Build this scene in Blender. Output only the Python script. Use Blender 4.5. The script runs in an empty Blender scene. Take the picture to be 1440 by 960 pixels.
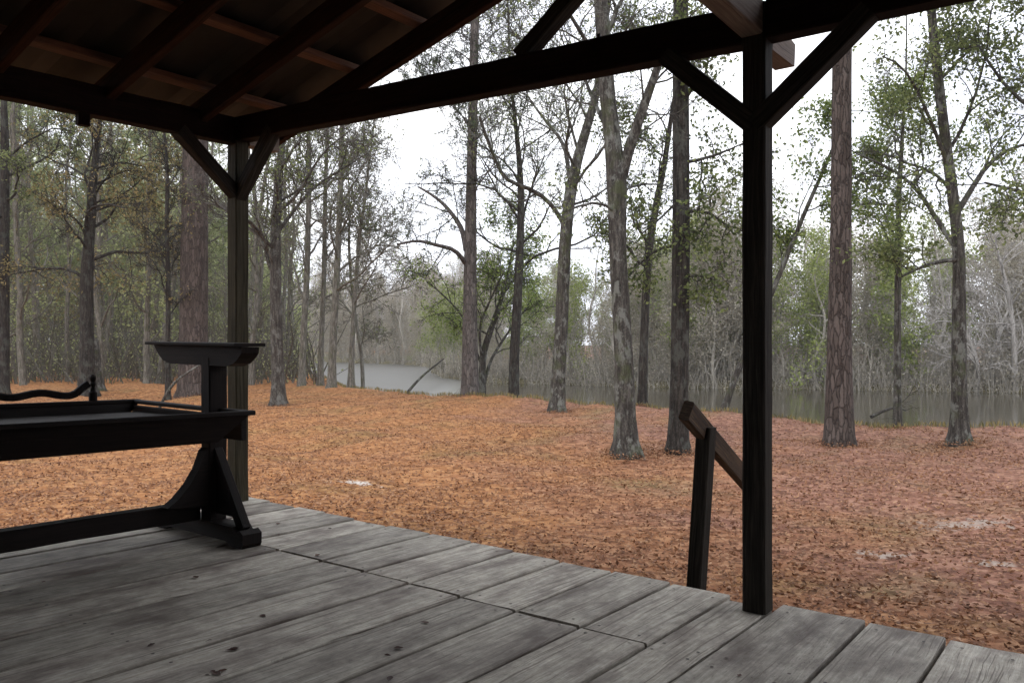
import bpy, math, random
import numpy as np
from mathutils import Vector

# ------------------------------------------------------------------ basics
scene = bpy.context.scene
COL = scene.collection
F = 1160.0            # focal length in photo pixels (1440 wide)
HZ = 483.0            # horizon row
CAMZ = 1.10           # eye height over the deck
GZ = -0.57            # ground below the deck

def W(px, py, Y):     # photo pixel at distance Y
    return Vector(((px - 720.0) / F * Y, Y, CAMZ + (HZ - py) / F * Y))

def tag(o, label=None, cat=None, group=None, kind=None):
    if label: o["label"] = label
    if cat: o["category"] = cat
    if group: o["group"] = group
    if kind: o["kind"] = kind
    return o

def empty(name, loc, label, cat, group=None):
    e = bpy.data.objects.new(name, None)
    e.empty_display_size = 0.3
    COL.objects.link(e)
    e.location = loc
    return tag(e, label, cat, group)

def link(name, mesh, parent=None, loc=None):
    o = bpy.data.objects.new(name, mesh)
    COL.objects.link(o)
    if parent is not None:
        o.parent = parent
    if loc is not None:
        o.location = loc
    return o

# ------------------------------------------------------------------ materials
def new_mat(name):
    m = bpy.data.materials.new(name)
    m.use_nodes = True
    nt = m.node_tree
    for n in list(nt.nodes): nt.nodes.remove(n)
    out = nt.nodes.new("ShaderNodeOutputMaterial")
    return m, nt, out

class N:
    """tiny node helper"""
    def __init__(self, nt): self.nt = nt
    def n(self, typ, **kw):
        nd = self.nt.nodes.new(typ)
        for k, v in kw.items():
            if k.startswith("i_"):
                key = k[2:]
                key = int(key) if key.isdigit() else key.replace("_", " ")
                self.set(nd.inputs[key], v)
            else:
                setattr(nd, k, v)
        return nd
    def set(self, sock, v):
        if isinstance(v, bpy.types.NodeSocket): self.nt.links.new(v, sock)
        elif isinstance(v, (tuple, list)) and len(v) == 3 and sock.type == 'RGBA': sock.default_value = (*v, 1)
        else: sock.default_value = v
    def mapping(self, vec, scale=(1,1,1), loc=(0,0,0)):
        m = self.n("ShaderNodeMapping"); self.set(m.inputs["Vector"], vec)
        m.inputs["Scale"].default_value = scale; m.inputs["Location"].default_value = loc
        return m.outputs[0]
    def noise(self, vec, scale, detail=4, rough=0.55, dist=0.0):
        m = self.n("ShaderNodeTexNoise"); self.set(m.inputs["Vector"], vec)
        m.inputs["Scale"].default_value = scale; m.inputs["Detail"].default_value = detail
        m.inputs["Roughness"].default_value = rough; m.inputs["Distortion"].default_value = dist
        return m.outputs["Fac"]
    def voro(self, vec, scale, feature='F1', out="Distance", rnd=1.0):
        m = self.n("ShaderNodeTexVoronoi", feature=feature); self.set(m.inputs["Vector"], vec)
        m.inputs["Scale"].default_value = scale
        m.inputs["Randomness"].default_value = rnd
        return m.outputs[out]
    def ramp(self, fac, stops, interp='LINEAR'):
        r = self.n("ShaderNodeValToRGB"); self.set(r.inputs[0], fac)
        cr = r.color_ramp; cr.interpolation = interp
        while len(cr.elements) < len(stops): cr.elements.new(0.5)
        for e, (p, c) in zip(cr.elements, stops):
            e.position = p
            e.color = (c, c, c, 1) if not isinstance(c, (tuple, list)) else (*c, 1)
        return r.outputs[0]
    def mix(self, fac, a, b, mode='MIX'):
        m = self.n("ShaderNodeMix", data_type='RGBA', blend_type=mode)
        self.set(m.inputs["Factor"], fac); self.set(m.inputs[6], a); self.set(m.inputs[7], b)
        return m.outputs[2]
    def math(self, op, a, b=0.0, c=None, clamp=False):
        m = self.n("ShaderNodeMath", operation=op, use_clamp=clamp)
        self.set(m.inputs[0], a); self.set(m.inputs[1], b)
        if c is not None: self.set(m.inputs[2], c)
        return m.outputs[0]
    def bump(self, h, strength, dist=0.02, normal=None):
        b = self.n("ShaderNodeBump"); self.set(b.inputs["Height"], h)
        b.inputs["Strength"].default_value = strength; b.inputs["Distance"].default_value = dist
        if normal is not None: self.set(b.inputs["Normal"], normal)
        return b.outputs[0]
    def princ(self, out, color, rough=0.8, normal=None, spec=0.3):
        p = self.n("ShaderNodeBsdfPrincipled")
        self.set(p.inputs["Base Color"], color); self.set(p.inputs["Roughness"], rough)
        p.inputs["Specular IOR Level"].default_value = spec
        if normal is not None: self.set(p.inputs["Normal"], normal)
        self.nt.links.new(p.outputs[0], out.inputs[0])
        return p

def wood_mat(name, dark, mid, light, soft=0.0, stain=(0.05,0.045,0.04), stain_amt=0.5, rough=0.75, grain=1.0, spec=0.25, bump=0.5, damp=0.0):
    m, nt, out = new_mat(name); n = N(nt)
    uv = n.n("ShaderNodeUVMap"); uv.uv_map = "UVMap"
    isl = n.n("ShaderNodeNewGeometry").outputs["Random Per Island"]
    off = n.n("ShaderNodeCombineXYZ"); n.set(off.inputs[2], n.math('MULTIPLY', isl, 37.0))
    vec = n.n("ShaderNodeVectorMath", operation='ADD'); n.set(vec.inputs[0], uv.outputs[0]); n.set(vec.inputs[1], off.outputs[0])
    v = vec.outputs[0]
    warp = n.noise(n.mapping(v, (0.8, 3.0, 1)), 2.0, 3)
    wv = n.n("ShaderNodeVectorMath", operation='ADD')
    cw = n.n("ShaderNodeCombineXYZ"); n.set(cw.inputs[1], n.math('MULTIPLY', warp, 0.06))
    n.set(wv.inputs[0], v); n.set(wv.inputs[1], cw.outputs[0])
    g1 = n.noise(n.mapping(wv.outputs[0], (1.2, 38, 1)), 2.0*grain, 5, 0.65)
    g2 = n.noise(n.mapping(wv.outputs[0], (4, 170, 1)), 2.0*grain, 3, 0.6)
    g = n.math('ADD', n.math('MULTIPLY', g1, 0.6), n.math('MULTIPLY', g2, 0.4))
    col = n.ramp(g, [(0.28 - soft, dark), (0.48, mid), (0.68 + soft, light)])
    if soft:
        mo = n.noise(n.mapping(v, (1, 1.5, 1)), 11, 6, 0.75)
        mv = n.ramp(mo, [(0.3, 0.62), (0.7, 1.25)])
        col = n.mix(1.0, col, mv, "MULTIPLY")
    blot = n.noise(n.mapping(v, (1.0, 2.2, 1)), 2.3, 5, 0.62)
    col = n.mix(n.math('MULTIPLY', n.ramp(blot, [(0.45, 0.0), (0.68, 1.0)]), stain_amt), col, stain)
    tone = n.math('ADD', n.math('MULTIPLY', isl, 0.45), 0.76)
    col = n.mix(1.0, col, n.n("ShaderNodeCombineColor", i_0=tone, i_1=tone, i_2=tone).outputs[0], 'MULTIPLY')
    # knots
    kn = n.voro(n.mapping(v, (1.1, 3.0, 1)), 1.15)
    kmask = n.ramp(kn, [(0.03, 1.0), (0.075, 0.0)])
    col = n.mix(n.math('MULTIPLY', kmask, 0.75), col, dark)
    ck = n.noise(n.mapping(wv.outputs[0], (0.9, 55, 1)), 1.7, 2, 0.5)
    ckm = n.ramp(ck, [(0.345, 1.0), (0.37, 0.0)])
    pit = n.ramp(n.noise(n.mapping(v, (14, 40, 1)), 3.0, 4, 0.7), [(0.30, 0.7), (0.40, 0.0)])
    ckm = n.math('MAXIMUM', ckm, pit)
    col = n.mix(n.math('MULTIPLY', ckm, 0.7), col, dark)
    h = n.math('SUBTRACT', n.math('SUBTRACT', g, n.math('MULTIPLY', kmask, 0.15)), n.math('MULTIPLY', ckm, 0.5))
    rg = rough
    if damp:
        rg = n.math('SUBTRACT', rough, n.math('MULTIPLY', blot, damp))
    n.princ(out, col, rg, n.bump(h, bump, 0.006), spec)
    return m

M_DECK = wood_mat("weathered_deck_wood", (0.12,0.096,0.075), (0.37,0.335,0.28), (0.64,0.60,0.52), stain=(0.095,0.068,0.056), stain_amt=0.9, damp=0.35, rough=0.85, bump=0.8, soft=0.10)
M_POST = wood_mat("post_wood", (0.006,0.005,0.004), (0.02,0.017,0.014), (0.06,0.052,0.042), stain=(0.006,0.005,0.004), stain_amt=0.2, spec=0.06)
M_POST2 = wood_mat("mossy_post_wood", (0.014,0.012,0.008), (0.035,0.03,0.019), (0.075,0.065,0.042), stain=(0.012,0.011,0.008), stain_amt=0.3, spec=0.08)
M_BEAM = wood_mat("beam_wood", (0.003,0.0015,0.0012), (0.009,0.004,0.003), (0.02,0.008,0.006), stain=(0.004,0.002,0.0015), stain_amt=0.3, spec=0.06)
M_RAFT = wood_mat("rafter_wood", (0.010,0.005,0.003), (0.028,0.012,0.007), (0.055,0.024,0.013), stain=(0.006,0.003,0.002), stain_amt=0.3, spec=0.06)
M_PURL = wood_mat("purlin_wood", (0.06,0.028,0.017), (0.13,0.06,0.036), (0.22,0.105,0.065), stain=(0.02,0.01,0.006), stain_amt=0.4)
M_PALE = wood_mat("pale_beam_wood", (0.07,0.052,0.042), (0.15,0.115,0.095), (0.25,0.20,0.165), stain_amt=0.4)
M_RAIL = wood_mat("handrail_wood", (0.012,0.006,0.003), (0.036,0.019,0.009), (0.12,0.072,0.036), stain=(0.02,0.01,0.005), stain_amt=0.5)
M_TABLE = wood_mat("table_wood", (0.002,0.0015,0.0013), (0.006,0.004,0.0035), (0.016,0.010,0.008), stain=(0.01,0.006,0.005), stain_amt=0.3, rough=0.6, spec=0.08, bump=0.25)

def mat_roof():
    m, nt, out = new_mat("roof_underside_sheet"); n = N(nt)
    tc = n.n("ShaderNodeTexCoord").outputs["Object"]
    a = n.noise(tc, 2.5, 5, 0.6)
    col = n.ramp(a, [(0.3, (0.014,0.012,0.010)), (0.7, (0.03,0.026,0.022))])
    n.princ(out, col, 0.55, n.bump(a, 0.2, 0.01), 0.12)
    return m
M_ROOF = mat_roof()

def mat_metal():
    m, nt, out = new_mat("dark_bolt_metal"); n = N(nt)
    tc = n.n("ShaderNodeTexCoord").outputs["Object"]
    p = n.princ(out, n.ramp(n.noise(tc, 60, 3), [(0.4,(0.02,0.02,0.02)),(0.6,(0.06,0.035,0.025))]), 0.5)
    p.inputs["Metallic"].default_value = 0.7
    return m
M_METAL = mat_metal()

def mat_bark(name, dark, mid, light, kind="ridge", lichen=None, moss=None):
    m, nt, out = new_mat(name); n = N(nt)
    tc = n.n("ShaderNodeTexCoord").outputs["Object"]
    if kind == "plate":
        v = n.mapping(tc, (1, 1, 0.22))
        wv = n.n("ShaderNodeVectorMath", operation='ADD')
        nz = n.n("ShaderNodeTexNoise"); n.set(nz.inputs["Vector"], tc); nz.inputs["Scale"].default_value = 6
        sc = n.n("ShaderNodeVectorMath", operation='SCALE'); n.set(sc.inputs[0], nz.outputs["Color"]); sc.inputs["Scale"].default_value = 0.07
        n.set(wv.inputs[0], v); n.set(wv.inputs[1], sc.outputs[0])
        e = n.voro(wv.outputs[0], 15, 'DISTANCE_TO_EDGE')
        cell = n.voro(wv.outputs[0], 15, 'F1', "Color")
        crack = n.ramp(n.math("ADD", e, n.math("MULTIPLY", n.math("SUBTRACT", n.noise(tc, 30, 3), 0.5), 0.25)), [(0.0, 0.25), (0.13, 1.0)])
        fine = n.noise(n.mapping(tc, (1,1,0.5)), 45, 4)
        tone = n.math('ADD', n.math('MULTIPLY', n.n("ShaderNodeSeparateColor", i_0=cell).outputs[0], 0.5), n.math('MULTIPLY', fine, 0.5))
        col = n.mix(crack, dark, n.ramp(tone, [(0.25, mid), (0.75, light)]))
        h = n.math('ADD', n.math('MULTIPLY', crack, 0.8), n.math('MULTIPLY', fine, 0.3))
    else:
        a = n.noise(n.mapping(tc, (1, 1, 0.13)), 26, 5, 0.65, 0.4)
        b = n.noise(n.mapping(tc, (1, 1, 0.5)), 60, 3)
        s = n.math('ADD', n.math('MULTIPLY', a, 0.7), n.math('MULTIPLY', b, 0.3))
        col = n.ramp(s, [(0.36, dark), (0.5, mid), (0.64, light)])
        h = s
    big = n.noise(n.mapping(tc, (1, 1, 0.6)), 5.5, 7, 0.72)
    if lichen:
        col = n.mix(n.math('MULTIPLY', n.ramp(big, [(0.52, 0.0), (0.58, 1.0)]), 0.6), col, lichen)
    if moss:
        col = n.mix(n.math('MULTIPLY', n.ramp(n.noise(tc, 4.1, 4), [(0.52, 0.0), (0.66, 1.0)]), 0.6), col, moss)
    n.princ(out, col, 0.9, n.bump(h, 0.9, 0.03), 0.2)
    return m
B_PINE = mat_bark("pine_bark", (0.022,0.017,0.015), (0.056,0.043,0.037), (0.115,0.092,0.081), "plate")
B_PINE2 = mat_bark("grey_pine_bark", (0.028,0.024,0.022), (0.08,0.068,0.062), (0.155,0.137,0.126), "plate")
B_OAK = mat_bark("grey_bark", (0.014,0.012,0.010), (0.045,0.040,0.035), (0.115,0.105,0.092), "ridge", lichen=(0.20,0.205,0.185), moss=(0.06,0.07,0.03))
B_DARK = mat_bark("dark_bark", (0.008,0.007,0.006), (0.026,0.022,0.019), (0.07,0.062,0.052), "ridge", lichen=(0.075,0.078,0.068))
B_PALE = mat_bark("pale_bark", (0.16,0.15,0.14), (0.30,0.28,0.26), (0.45,0.43,0.40), "ridge")
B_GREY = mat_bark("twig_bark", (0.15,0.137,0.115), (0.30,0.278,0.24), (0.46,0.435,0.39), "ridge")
B_WOOD2 = mat_bark("mottled_bark", (0.015,0.012,0.01), (0.05,0.043,0.037), (0.12,0.11,0.095), "ridge", lichen=(0.15,0.15,0.135))
B_WOOD = mat_bark("wood_edge_bark", (0.05,0.045,0.037), (0.14,0.13,0.11), (0.28,0.265,0.23), "ridge", moss=(0.09,0.10,0.05))

def mat_leaf(name, c0, c1, c2, trans=0.35, rough=0.6):
    m, nt, out = new_mat(name); n = N(nt)
    isl = n.n("ShaderNodeNewGeometry").outputs["Random Per Island"]
    tc = n.n("ShaderNodeTexCoord").outputs["Object"]
    big = n.noise(tc, 0.9, 3)
    f = n.math('ADD', n.math('MULTIPLY', isl, 0.55), n.math('MULTIPLY', big, 0.45))
    col = n.ramp(f, [(0.2, c0), (0.5, c1), (0.82, c2)])
    p = n.n("ShaderNodeBsdfPrincipled"); n.set(p.inputs["Base Color"], col); p.inputs["Roughness"].default_value = rough
    p.inputs["Specular IOR Level"].default_value = 0.25
    t = n.n("ShaderNodeBsdfTranslucent"); n.set(t.inputs[0], col)
    mx = n.n("ShaderNodeMixShader"); mx.inputs[0].default_value = trans
    nt.links.new(p.outputs[0], mx.inputs[1]); nt.links.new(t.outputs[0], mx.inputs[2]); nt.links.new(mx.outputs[0], out.inputs[0])
    return m
L_DARK = mat_leaf("evergreen_leaf", (0.018,0.03,0.012), (0.045,0.07,0.025), (0.11,0.14,0.05))
L_MID = mat_leaf("mid_green_leaf", (0.045,0.062,0.025), (0.12,0.15,0.055), (0.25,0.285,0.11), 0.6)
L_BUSH = mat_leaf("soft_green_leaf", (0.09,0.13,0.035), (0.19,0.26,0.07), (0.33,0.40,0.12), 0.55)
L_GREEN = mat_leaf("spring_green_leaf", (0.06,0.09,0.025), (0.15,0.20,0.055), (0.28,0.33,0.10), 0.45)
L_OLIVE = mat_leaf("olive_leaf", (0.055,0.072,0.03), (0.14,0.17,0.065), (0.27,0.30,0.12), 0.6)
L_RUST = mat_leaf("rusty_leaf", (0.10,0.095,0.04), (0.23,0.19,0.075), (0.38,0.29,0.14), 0.55)
L_PINE = mat_leaf("pine_needle", (0.022,0.035,0.016), (0.05,0.075,0.032), (0.10,0.13,0.055), 0.25)
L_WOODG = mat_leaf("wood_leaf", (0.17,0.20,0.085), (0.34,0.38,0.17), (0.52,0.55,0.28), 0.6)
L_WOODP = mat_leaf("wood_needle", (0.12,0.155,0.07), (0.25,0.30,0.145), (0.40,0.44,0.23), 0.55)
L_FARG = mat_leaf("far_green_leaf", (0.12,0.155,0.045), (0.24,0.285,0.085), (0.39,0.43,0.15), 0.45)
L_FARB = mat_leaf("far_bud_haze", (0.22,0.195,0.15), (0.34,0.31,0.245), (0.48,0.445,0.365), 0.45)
L_MOSS = mat_leaf("hanging_moss", (0.13,0.14,0.11), (0.21,0.22,0.175), (0.31,0.31,0.26), 0.3)
L_LITTER = mat_leaf("fallen_leaf", (0.10,0.045,0.025), (0.22,0.10,0.049), (0.42,0.245,0.135), 0.15, 0.65)
L_LITTER2 = mat_leaf("deck_leaf", (0.03,0.012,0.009), (0.07,0.03,0.02), (0.13,0.06,0.035), 0.1, 0.6)

# ------------------------------------------------------------------ mesh from arrays
def mesh_arrays(name, parts, mats, smooth=True):
    """parts: list of (verts Nx3, faces Mxk (k 3 or 4), material index)"""
    vs, fl, ls, mi = [], [], [], []
    off = 0
    for v, f, k in parts:
        if len(f) == 0: continue
        v = np.asarray(v, dtype=np.float32); f = np.asarray(f, dtype=np.int32)
        vs.append(v); fl.append((f + off).ravel()); ls.append(np.full(len(f), f.shape[1], dtype=np.int32))
        mi.append(np.full(len(f), k, dtype=np.int32)); off += len(v)
    V = np.concatenate(vs); L = np.concatenate(fl); T = np.concatenate(ls); MI = np.concatenate(mi)
    me = bpy.data.meshes.new(name)
    me.vertices.add(len(V)); me.vertices.foreach_set("co", V.ravel())
    me.loops.add(len(L)); me.loops.foreach_set("vertex_index", L)
    me.polygons.add(len(T))
    st = np.zeros(len(T), dtype=np.int32); st[1:] = np.cumsum(T)[:-1]
    me.polygons.foreach_set("loop_start", st); me.polygons.foreach_set("loop_total", T)
    me.polygons.foreach_set("material_index", MI)
    me.polygons.foreach_set("use_smooth", np.full(len(T), smooth))
    for m in mats: me.materials.append(m)
    me.update(calc_edges=True)
    return me

def tube(path, rad, sides=5, rng=None, rough=0.0):
    """path Nx3, rad N -> verts, quads"""
    P = np.asarray(path, float); n = len(P)
    T = np.gradient(P, axis=0); T /= (np.linalg.norm(T, axis=1)[:, None] + 1e-9)
    ref = np.array([0, 1.0, 0]) if abs(T[0][1]) < 0.8 else np.array([1.0, 0, 0])
    U = np.zeros_like(P)
    u = ref - T[0] * ref.dot(T[0]); u /= np.linalg.norm(u)
    for i in range(n):
        u = u - T[i] * u.dot(T[i]); u /= (np.linalg.norm(u) + 1e-9); U[i] = u
    Vv = np.cross(T, U)
    ang = np.linspace(0, 2 * np.pi, sides, endpoint=False)
    R = np.asarray(rad, float)[:, None] * np.ones((1, sides))
    if rough and rng is not None:
        ph = rng.uniform(0, 6.28, 4)
        zz = np.arange(n)[:, None]
        R = R * (1 + rough * (np.sin(2 * ang[None] + ph[0] + zz * 0.15) + 0.7 * np.sin(3 * ang[None] + ph[1] - zz * 0.1) + 0.6 * rng.normal(0, 1, (n, sides))))
    ring = P[:, None, :] + R[:, :, None] * (np.cos(ang)[None, :, None] * U[:, None, :] + np.sin(ang)[None, :, None] * Vv[:, None, :])
    verts = ring.reshape(-1, 3)
    i = np.arange(n - 1)[:, None]; j = np.arange(sides)[None, :]
    a = i * sides + j; b = i * sides + (j + 1) % sides
    faces = np.stack([a, b, b + sides, a + sides], axis=-1).reshape(-1, 4)
    return verts, faces

class Acc:
    """collects tubes / quads of one material"""
    def __init__(self): self.v, self.f, self.o = [], [], 0
    def add(self, v, f):
        self.v.append(v); self.f.append(f + self.o); self.o += len(v)
    def part(self, k):
        if not self.v: return (np.zeros((0,3)), np.zeros((0,4), int), k)
        return (np.concatenate(self.v), np.concatenate(self.f), k)

def leaf_quads(C, size, rng, aspect=0.55, flat=0.0, axis=None):
    """C Nx3 centres -> folded diamond leaf quads"""
    C = np.asarray(C); n = len(C)
    if n == 0: return np.zeros((0,3)), np.zeros((0,4), int)
    d = rng.normal(0, 1, (n, 3)) if axis is None else axis + rng.normal(0, 0.35, (n, 3))
    d[:, 2] *= (1 - flat)
    d /= np.linalg.norm(d, axis=1)[:, None] + 1e-9
    r = rng.normal(0, 1, (n, 3))
    w = np.cross(d, r)
    if flat:
        w[:, 2] *= (1 - flat)
    w /= np.linalg.norm(w, axis=1)[:, None] + 1e-9
    s = (size * rng.uniform(0.6, 1.3, n))[:, None]
    nn = np.cross(d, w)
    p0 = C - d * s * 0.5; p2 = C + d * s * 0.5
    p1 = C + w * s * aspect * 0.5 + nn * s * 0.12 * rng.uniform(-1, 1, (n, 1)); p3 = C - w * s * aspect * 0.5 + nn * s * 0.12 * rng.uniform(-1, 1, (n, 1))
    V = np.stack([p0, p1, p2, p3], axis=1).reshape(-1, 3)
    Fq = np.arange(n * 4).reshape(n, 4)
    return V, Fq

# ------------------------------------------------------------------ growing trees
def unit(v): return v / (np.linalg.norm(v) + 1e-9)

def wander(rng, p0, d0, length, n, wob=0.18, up=0.05):
    pts = [np.array(p0, float)]; d = unit(np.array(d0, float)); step = length / (n - 1)
    for i in range(n - 1):
        d = unit(d + rng.normal(0, wob, 3) + np.array([0, 0, up]))
        pts.append(pts[-1] + d * step)
    return np.array(pts)

def branch_off(rng, tang, ang):
    r = rng.normal(0, 1, 3); side = unit(np.cross(tang, r))
    return unit(tang * math.cos(ang) + side * math.sin(ang))

class Tree:
    def __init__(self, seed, base):
        self.rng = np.random.default_rng(seed)
        self.base = np.array(base, float)
        self.wood = Acc(); self.twig = Acc(); self.leaf = Acc(); self.tips = []; self.moss = []; self.rmin = 0.004
    def trunk(self, pts, rad, sides=14, rough=0.025, flare=1.5):
        P = np.array(pts, float); R = np.array(rad, float)
        # resample smoothly
        s = np.concatenate([[0], np.cumsum(np.linalg.norm(np.diff(P, axis=0), axis=1))])
        m = max(10, int(s[-1] / 0.35)); t = np.linspace(0, s[-1], m)
        Q = np.stack([np.interp(t, s, P[:, k]) for k in range(3)], axis=1)
        for _ in range(3): Q[1:-1] = (Q[:-2] + 2 * Q[1:-1] + Q[2:]) / 4
        RR = np.interp(t, s, R)
        RR = RR * (1 + (flare - 1) * np.exp(-t / 0.28)) if flare > 1 else RR
        v, f = tube(Q, RR, sides, self.rng, rough)
        if flare > 1:     # root toes
            ang = np.linspace(0, 2*np.pi, sides, endpoint=False); ph = self.rng.uniform(0, 6.28)
            for i in range(min(3, m)):
                k = (1 + 0.30 * np.exp(-t[i] / 0.3) * np.maximum(0, np.sin(4 * ang + ph)))
                c = Q[i]; v[i*sides:(i+1)*sides] = c + (v[i*sides:(i+1)*sides] - c) * k[:, None]
        self.wood.add(v, f)
        return Q, RR
    def limb(self, pts, r0, r1, sides=7, sm=2):
        P = np.array(pts, float)
        s = np.concatenate([[0], np.cumsum(np.linalg.norm(np.diff(P, axis=0), axis=1))])
        m = max(5, int(s[-1] / 0.3)); t = np.linspace(0, s[-1], m)
        Q = np.stack([np.interp(t, s, P[:, k]) for k in range(3)], axis=1)
        Q[1:] += self.rng.normal(0, 0.02, (m-1, 3))
        for _ in range(sm): Q[1:-1] = (Q[:-2] + 2 * Q[1:-1] + Q[2:]) / 4
        RR = np.linspace(r0, r1, m)
        v, f = tube(Q, RR, sides, self.rng, 0.02); self.wood.add(v, f)
        return Q, RR
    def sprout(self, Q, RR, n, lo, hi, length, level, maxlevel, spec, rmul=0.55):
        """children on a path; recursive. spec: dict"""
        rng = self.rng
        if n <= 0: return
        m = len(Q)
        for k in range(n):
            t = lo + (hi - lo) * ((k + rng.uniform(0.1, 0.9)) / n)
            x = t * (m - 1); i = min(int(x), m - 2); fr = x - i
            p = Q[i] * (1 - fr) + Q[i + 1] * fr; r = RR[i] * (1 - fr) + RR[i + 1] * fr
            tang = unit(Q[i + 1] - Q[i])
            ang = rng.uniform(*spec.get('ang', (0.6, 1.15)))
            d = branch_off(rng, tang, ang)
            if level == 1 and d[2] < spec.get('mindz', -0.1): d[2] = abs(d[2]) * 0.5; d = unit(d)
            L = length * rng.uniform(0.65, 1.25) * (1 - 0.35 * t)
            r0 = max(0.004, min(r * rmul, 0.011 * L + 0.004 if level > 1 else r * rmul, 0.02 * L + 0.005))
            npt = 8 if level == 1 else (6 if level == 2 else (4 if level == 3 else 3))
            C = wander(rng, p, d, L, npt, spec.get('wob', 0.2), spec.get('up', 0.06))
            r0 = max(r0, self.rmin); R = np.linspace(r0, max(self.rmin * 0.6, r0 * 0.3), npt)
            v, f = tube(C, R, 5 if level == 1 else (4 if level == 2 else 3))
            (self.wood if level == 1 else self.twig).add(v, f)
            if level >= maxlevel - 1: self.tips.append(C)
            if level <= 2 and spec.get('moss', 0): self.moss.append(C)
            if level < maxlevel:
                nc = spec['kids'][level]
                self.sprout(C, R, nc, 0.2, 1.0, L * spec.get('ratio', 0.55), level + 1, maxlevel, spec, 0.6)
    def leaves(self, per, size, aspect=0.55, spread=0.12, patch=0.0):
        rng = self.rng; out = []
        for C in self.tips:
            if patch:
                q = C[-1] * 0.55
                if math.sin(q[0]*3.3+self.base[0]) + math.sin(q[1]*3.7) + math.sin(q[2]*3.9+1.0) < patch: continue
            k = rng.poisson(per)
            if k == 0: continue
            t = rng.uniform(0.25, 1.0, k) * (len(C) - 1); i = np.minimum(t.astype(int), len(C) - 2); fr = (t - i)[:, None]
            out.append(C[i] * (1 - fr) + C[i + 1] * fr + rng.normal(0, spread, (k, 3)))
        if out:
            v, f = leaf_quads(np.concatenate(out), size, rng, aspect); self.leaf.add(v, f)
    def needles(self, per, size=0.16, width=0.1):
        rng = self.rng; cs = []; ax = []
        for C in self.tips:
            k = rng.poisson(per)
            for q in range(k):
                t = rng.uniform(0.3, 1.0) * (len(C) - 1); i = min(int(t), len(C) - 2); c = C[i] + (C[i+1] - C[i]) * (t - i)
                a = rng.normal(0, 1, (9, 3)); a /= np.linalg.norm(a, axis=1)[:, None]
                a[:, 2] += 0.25
                cs.append(c + a * size * 0.5); ax.append(a)
        if cs:
            v, f = leaf_quads(np.concatenate(cs), size, rng, width, axis=np.concatenate(ax) * 3); self.leaf.add(v, f)
    def hang_moss(self, per, size=0.5):
        rng = self.rng; out = []
        for C in self.moss:
            k = rng.poisson(per)
            for q in range(k):
                i = rng.integers(0, len(C)); m = rng.integers(4, 9)
                L = size * rng.uniform(0.4, 1.2)
                z = rng.uniform(0, L, m)
                out.append(C[i] + np.stack([rng.normal(0, 0.05, m), rng.normal(0, 0.05, m), -z], axis=1))
        if out:
            Cc = np.concatenate(out)
            v, f = leaf_quads(Cc, size * 0.35, rng, 0.12, axis=np.tile(np.array([[0, 0, 2.0]]), (len(Cc), 1))); self.leaf.add(v, f)
    def meshes(self, bark, leaf, twig=None):
        b = self.base
        def loc(p): return (p[0] - b, p[1], p[2])
        tr = mesh_arrays("trunk", [loc(self.wood.part(0))], [bark])
        cr = None
        parts = []
        if self.twig.v: parts.append(loc(self.twig.part(0)))
        if self.leaf.v: parts.append(loc(self.leaf.part(1)))
        if parts: cr = mesh_arrays("crown", parts, [twig or bark, leaf], smooth=False)
        return tr, cr
    def build(self, name, label, cat, bark, leaf, group=None, twig=None):
        root = empty(name, Vector(self.base), label, cat, group)
        tr, cr = self.meshes(bark, leaf, twig)
        link("trunk", tr, root)
        if cr: link("crown", cr, root)
        return root

# ------------------------------------------------------------------ terrain
NB = np.array([(-400, 420), (-60, 170), (-32, 110), (-17, 66), (-12.5, 50), (-8.5, 38), (-5.9, 31.2), (-0.45, 25.6), (3.3, 21.3), (6.0, 18.4), (9.9, 15.9), (20, 11.5), (60, -2), (400, -90)], float)
FB = np.array([(-400, 470), (-60, 205), (-30, 124), (-13, 105), (-9.2, 92), (-7.5, 76), (-5.5, 64), (-1, 56.5), (5, 52.5), (12, 49.5), (20, 47.5), (30, 44), (60, 30), (400, -40)], float)
def y_near(x): return np.interp(x, NB[:, 0], NB[:, 1])
def y_far(x): return np.interp(x, FB[:, 0], FB[:, 1])
WATER = -1.62
def bump2(x, y):
    return 0.05 * np.sin(x * 0.7 + 1.3) * np.sin(y * 0.55) + 0.03 * np.sin(x * 1.9 + y * 1.3) + 0.02 * np.sin(x * 3.7 - y * 2.9)
def gz(x, y):
    x = np.asarray(x, float); y = np.asarray(y, float)
    dn = (y - y_near(x)) * 0.78          # >0 over the water
    df = (y - y_far(x)) * 0.9            # >0 far land
    land = GZ + bump2(x, y) * np.clip((y - 3) / 8, 0.25, 1.5)
    def ss(t): t = np.clip(t, 0, 1); return t * t * (3 - 2 * t)
    bed = -2.5
    z = land + (bed - land) * ss((dn + 0.4) / 3.4)
    far = -1.25 + 0.25 * np.sin(x * 0.33) * np.sin(y * 0.2) + np.clip(df, 0, 60) * 0.012
    z = z + (far - z) * ss((df + 1.0) / 3.0)
    return z
def gzf(x, y): return float(gz(x, y))

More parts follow.
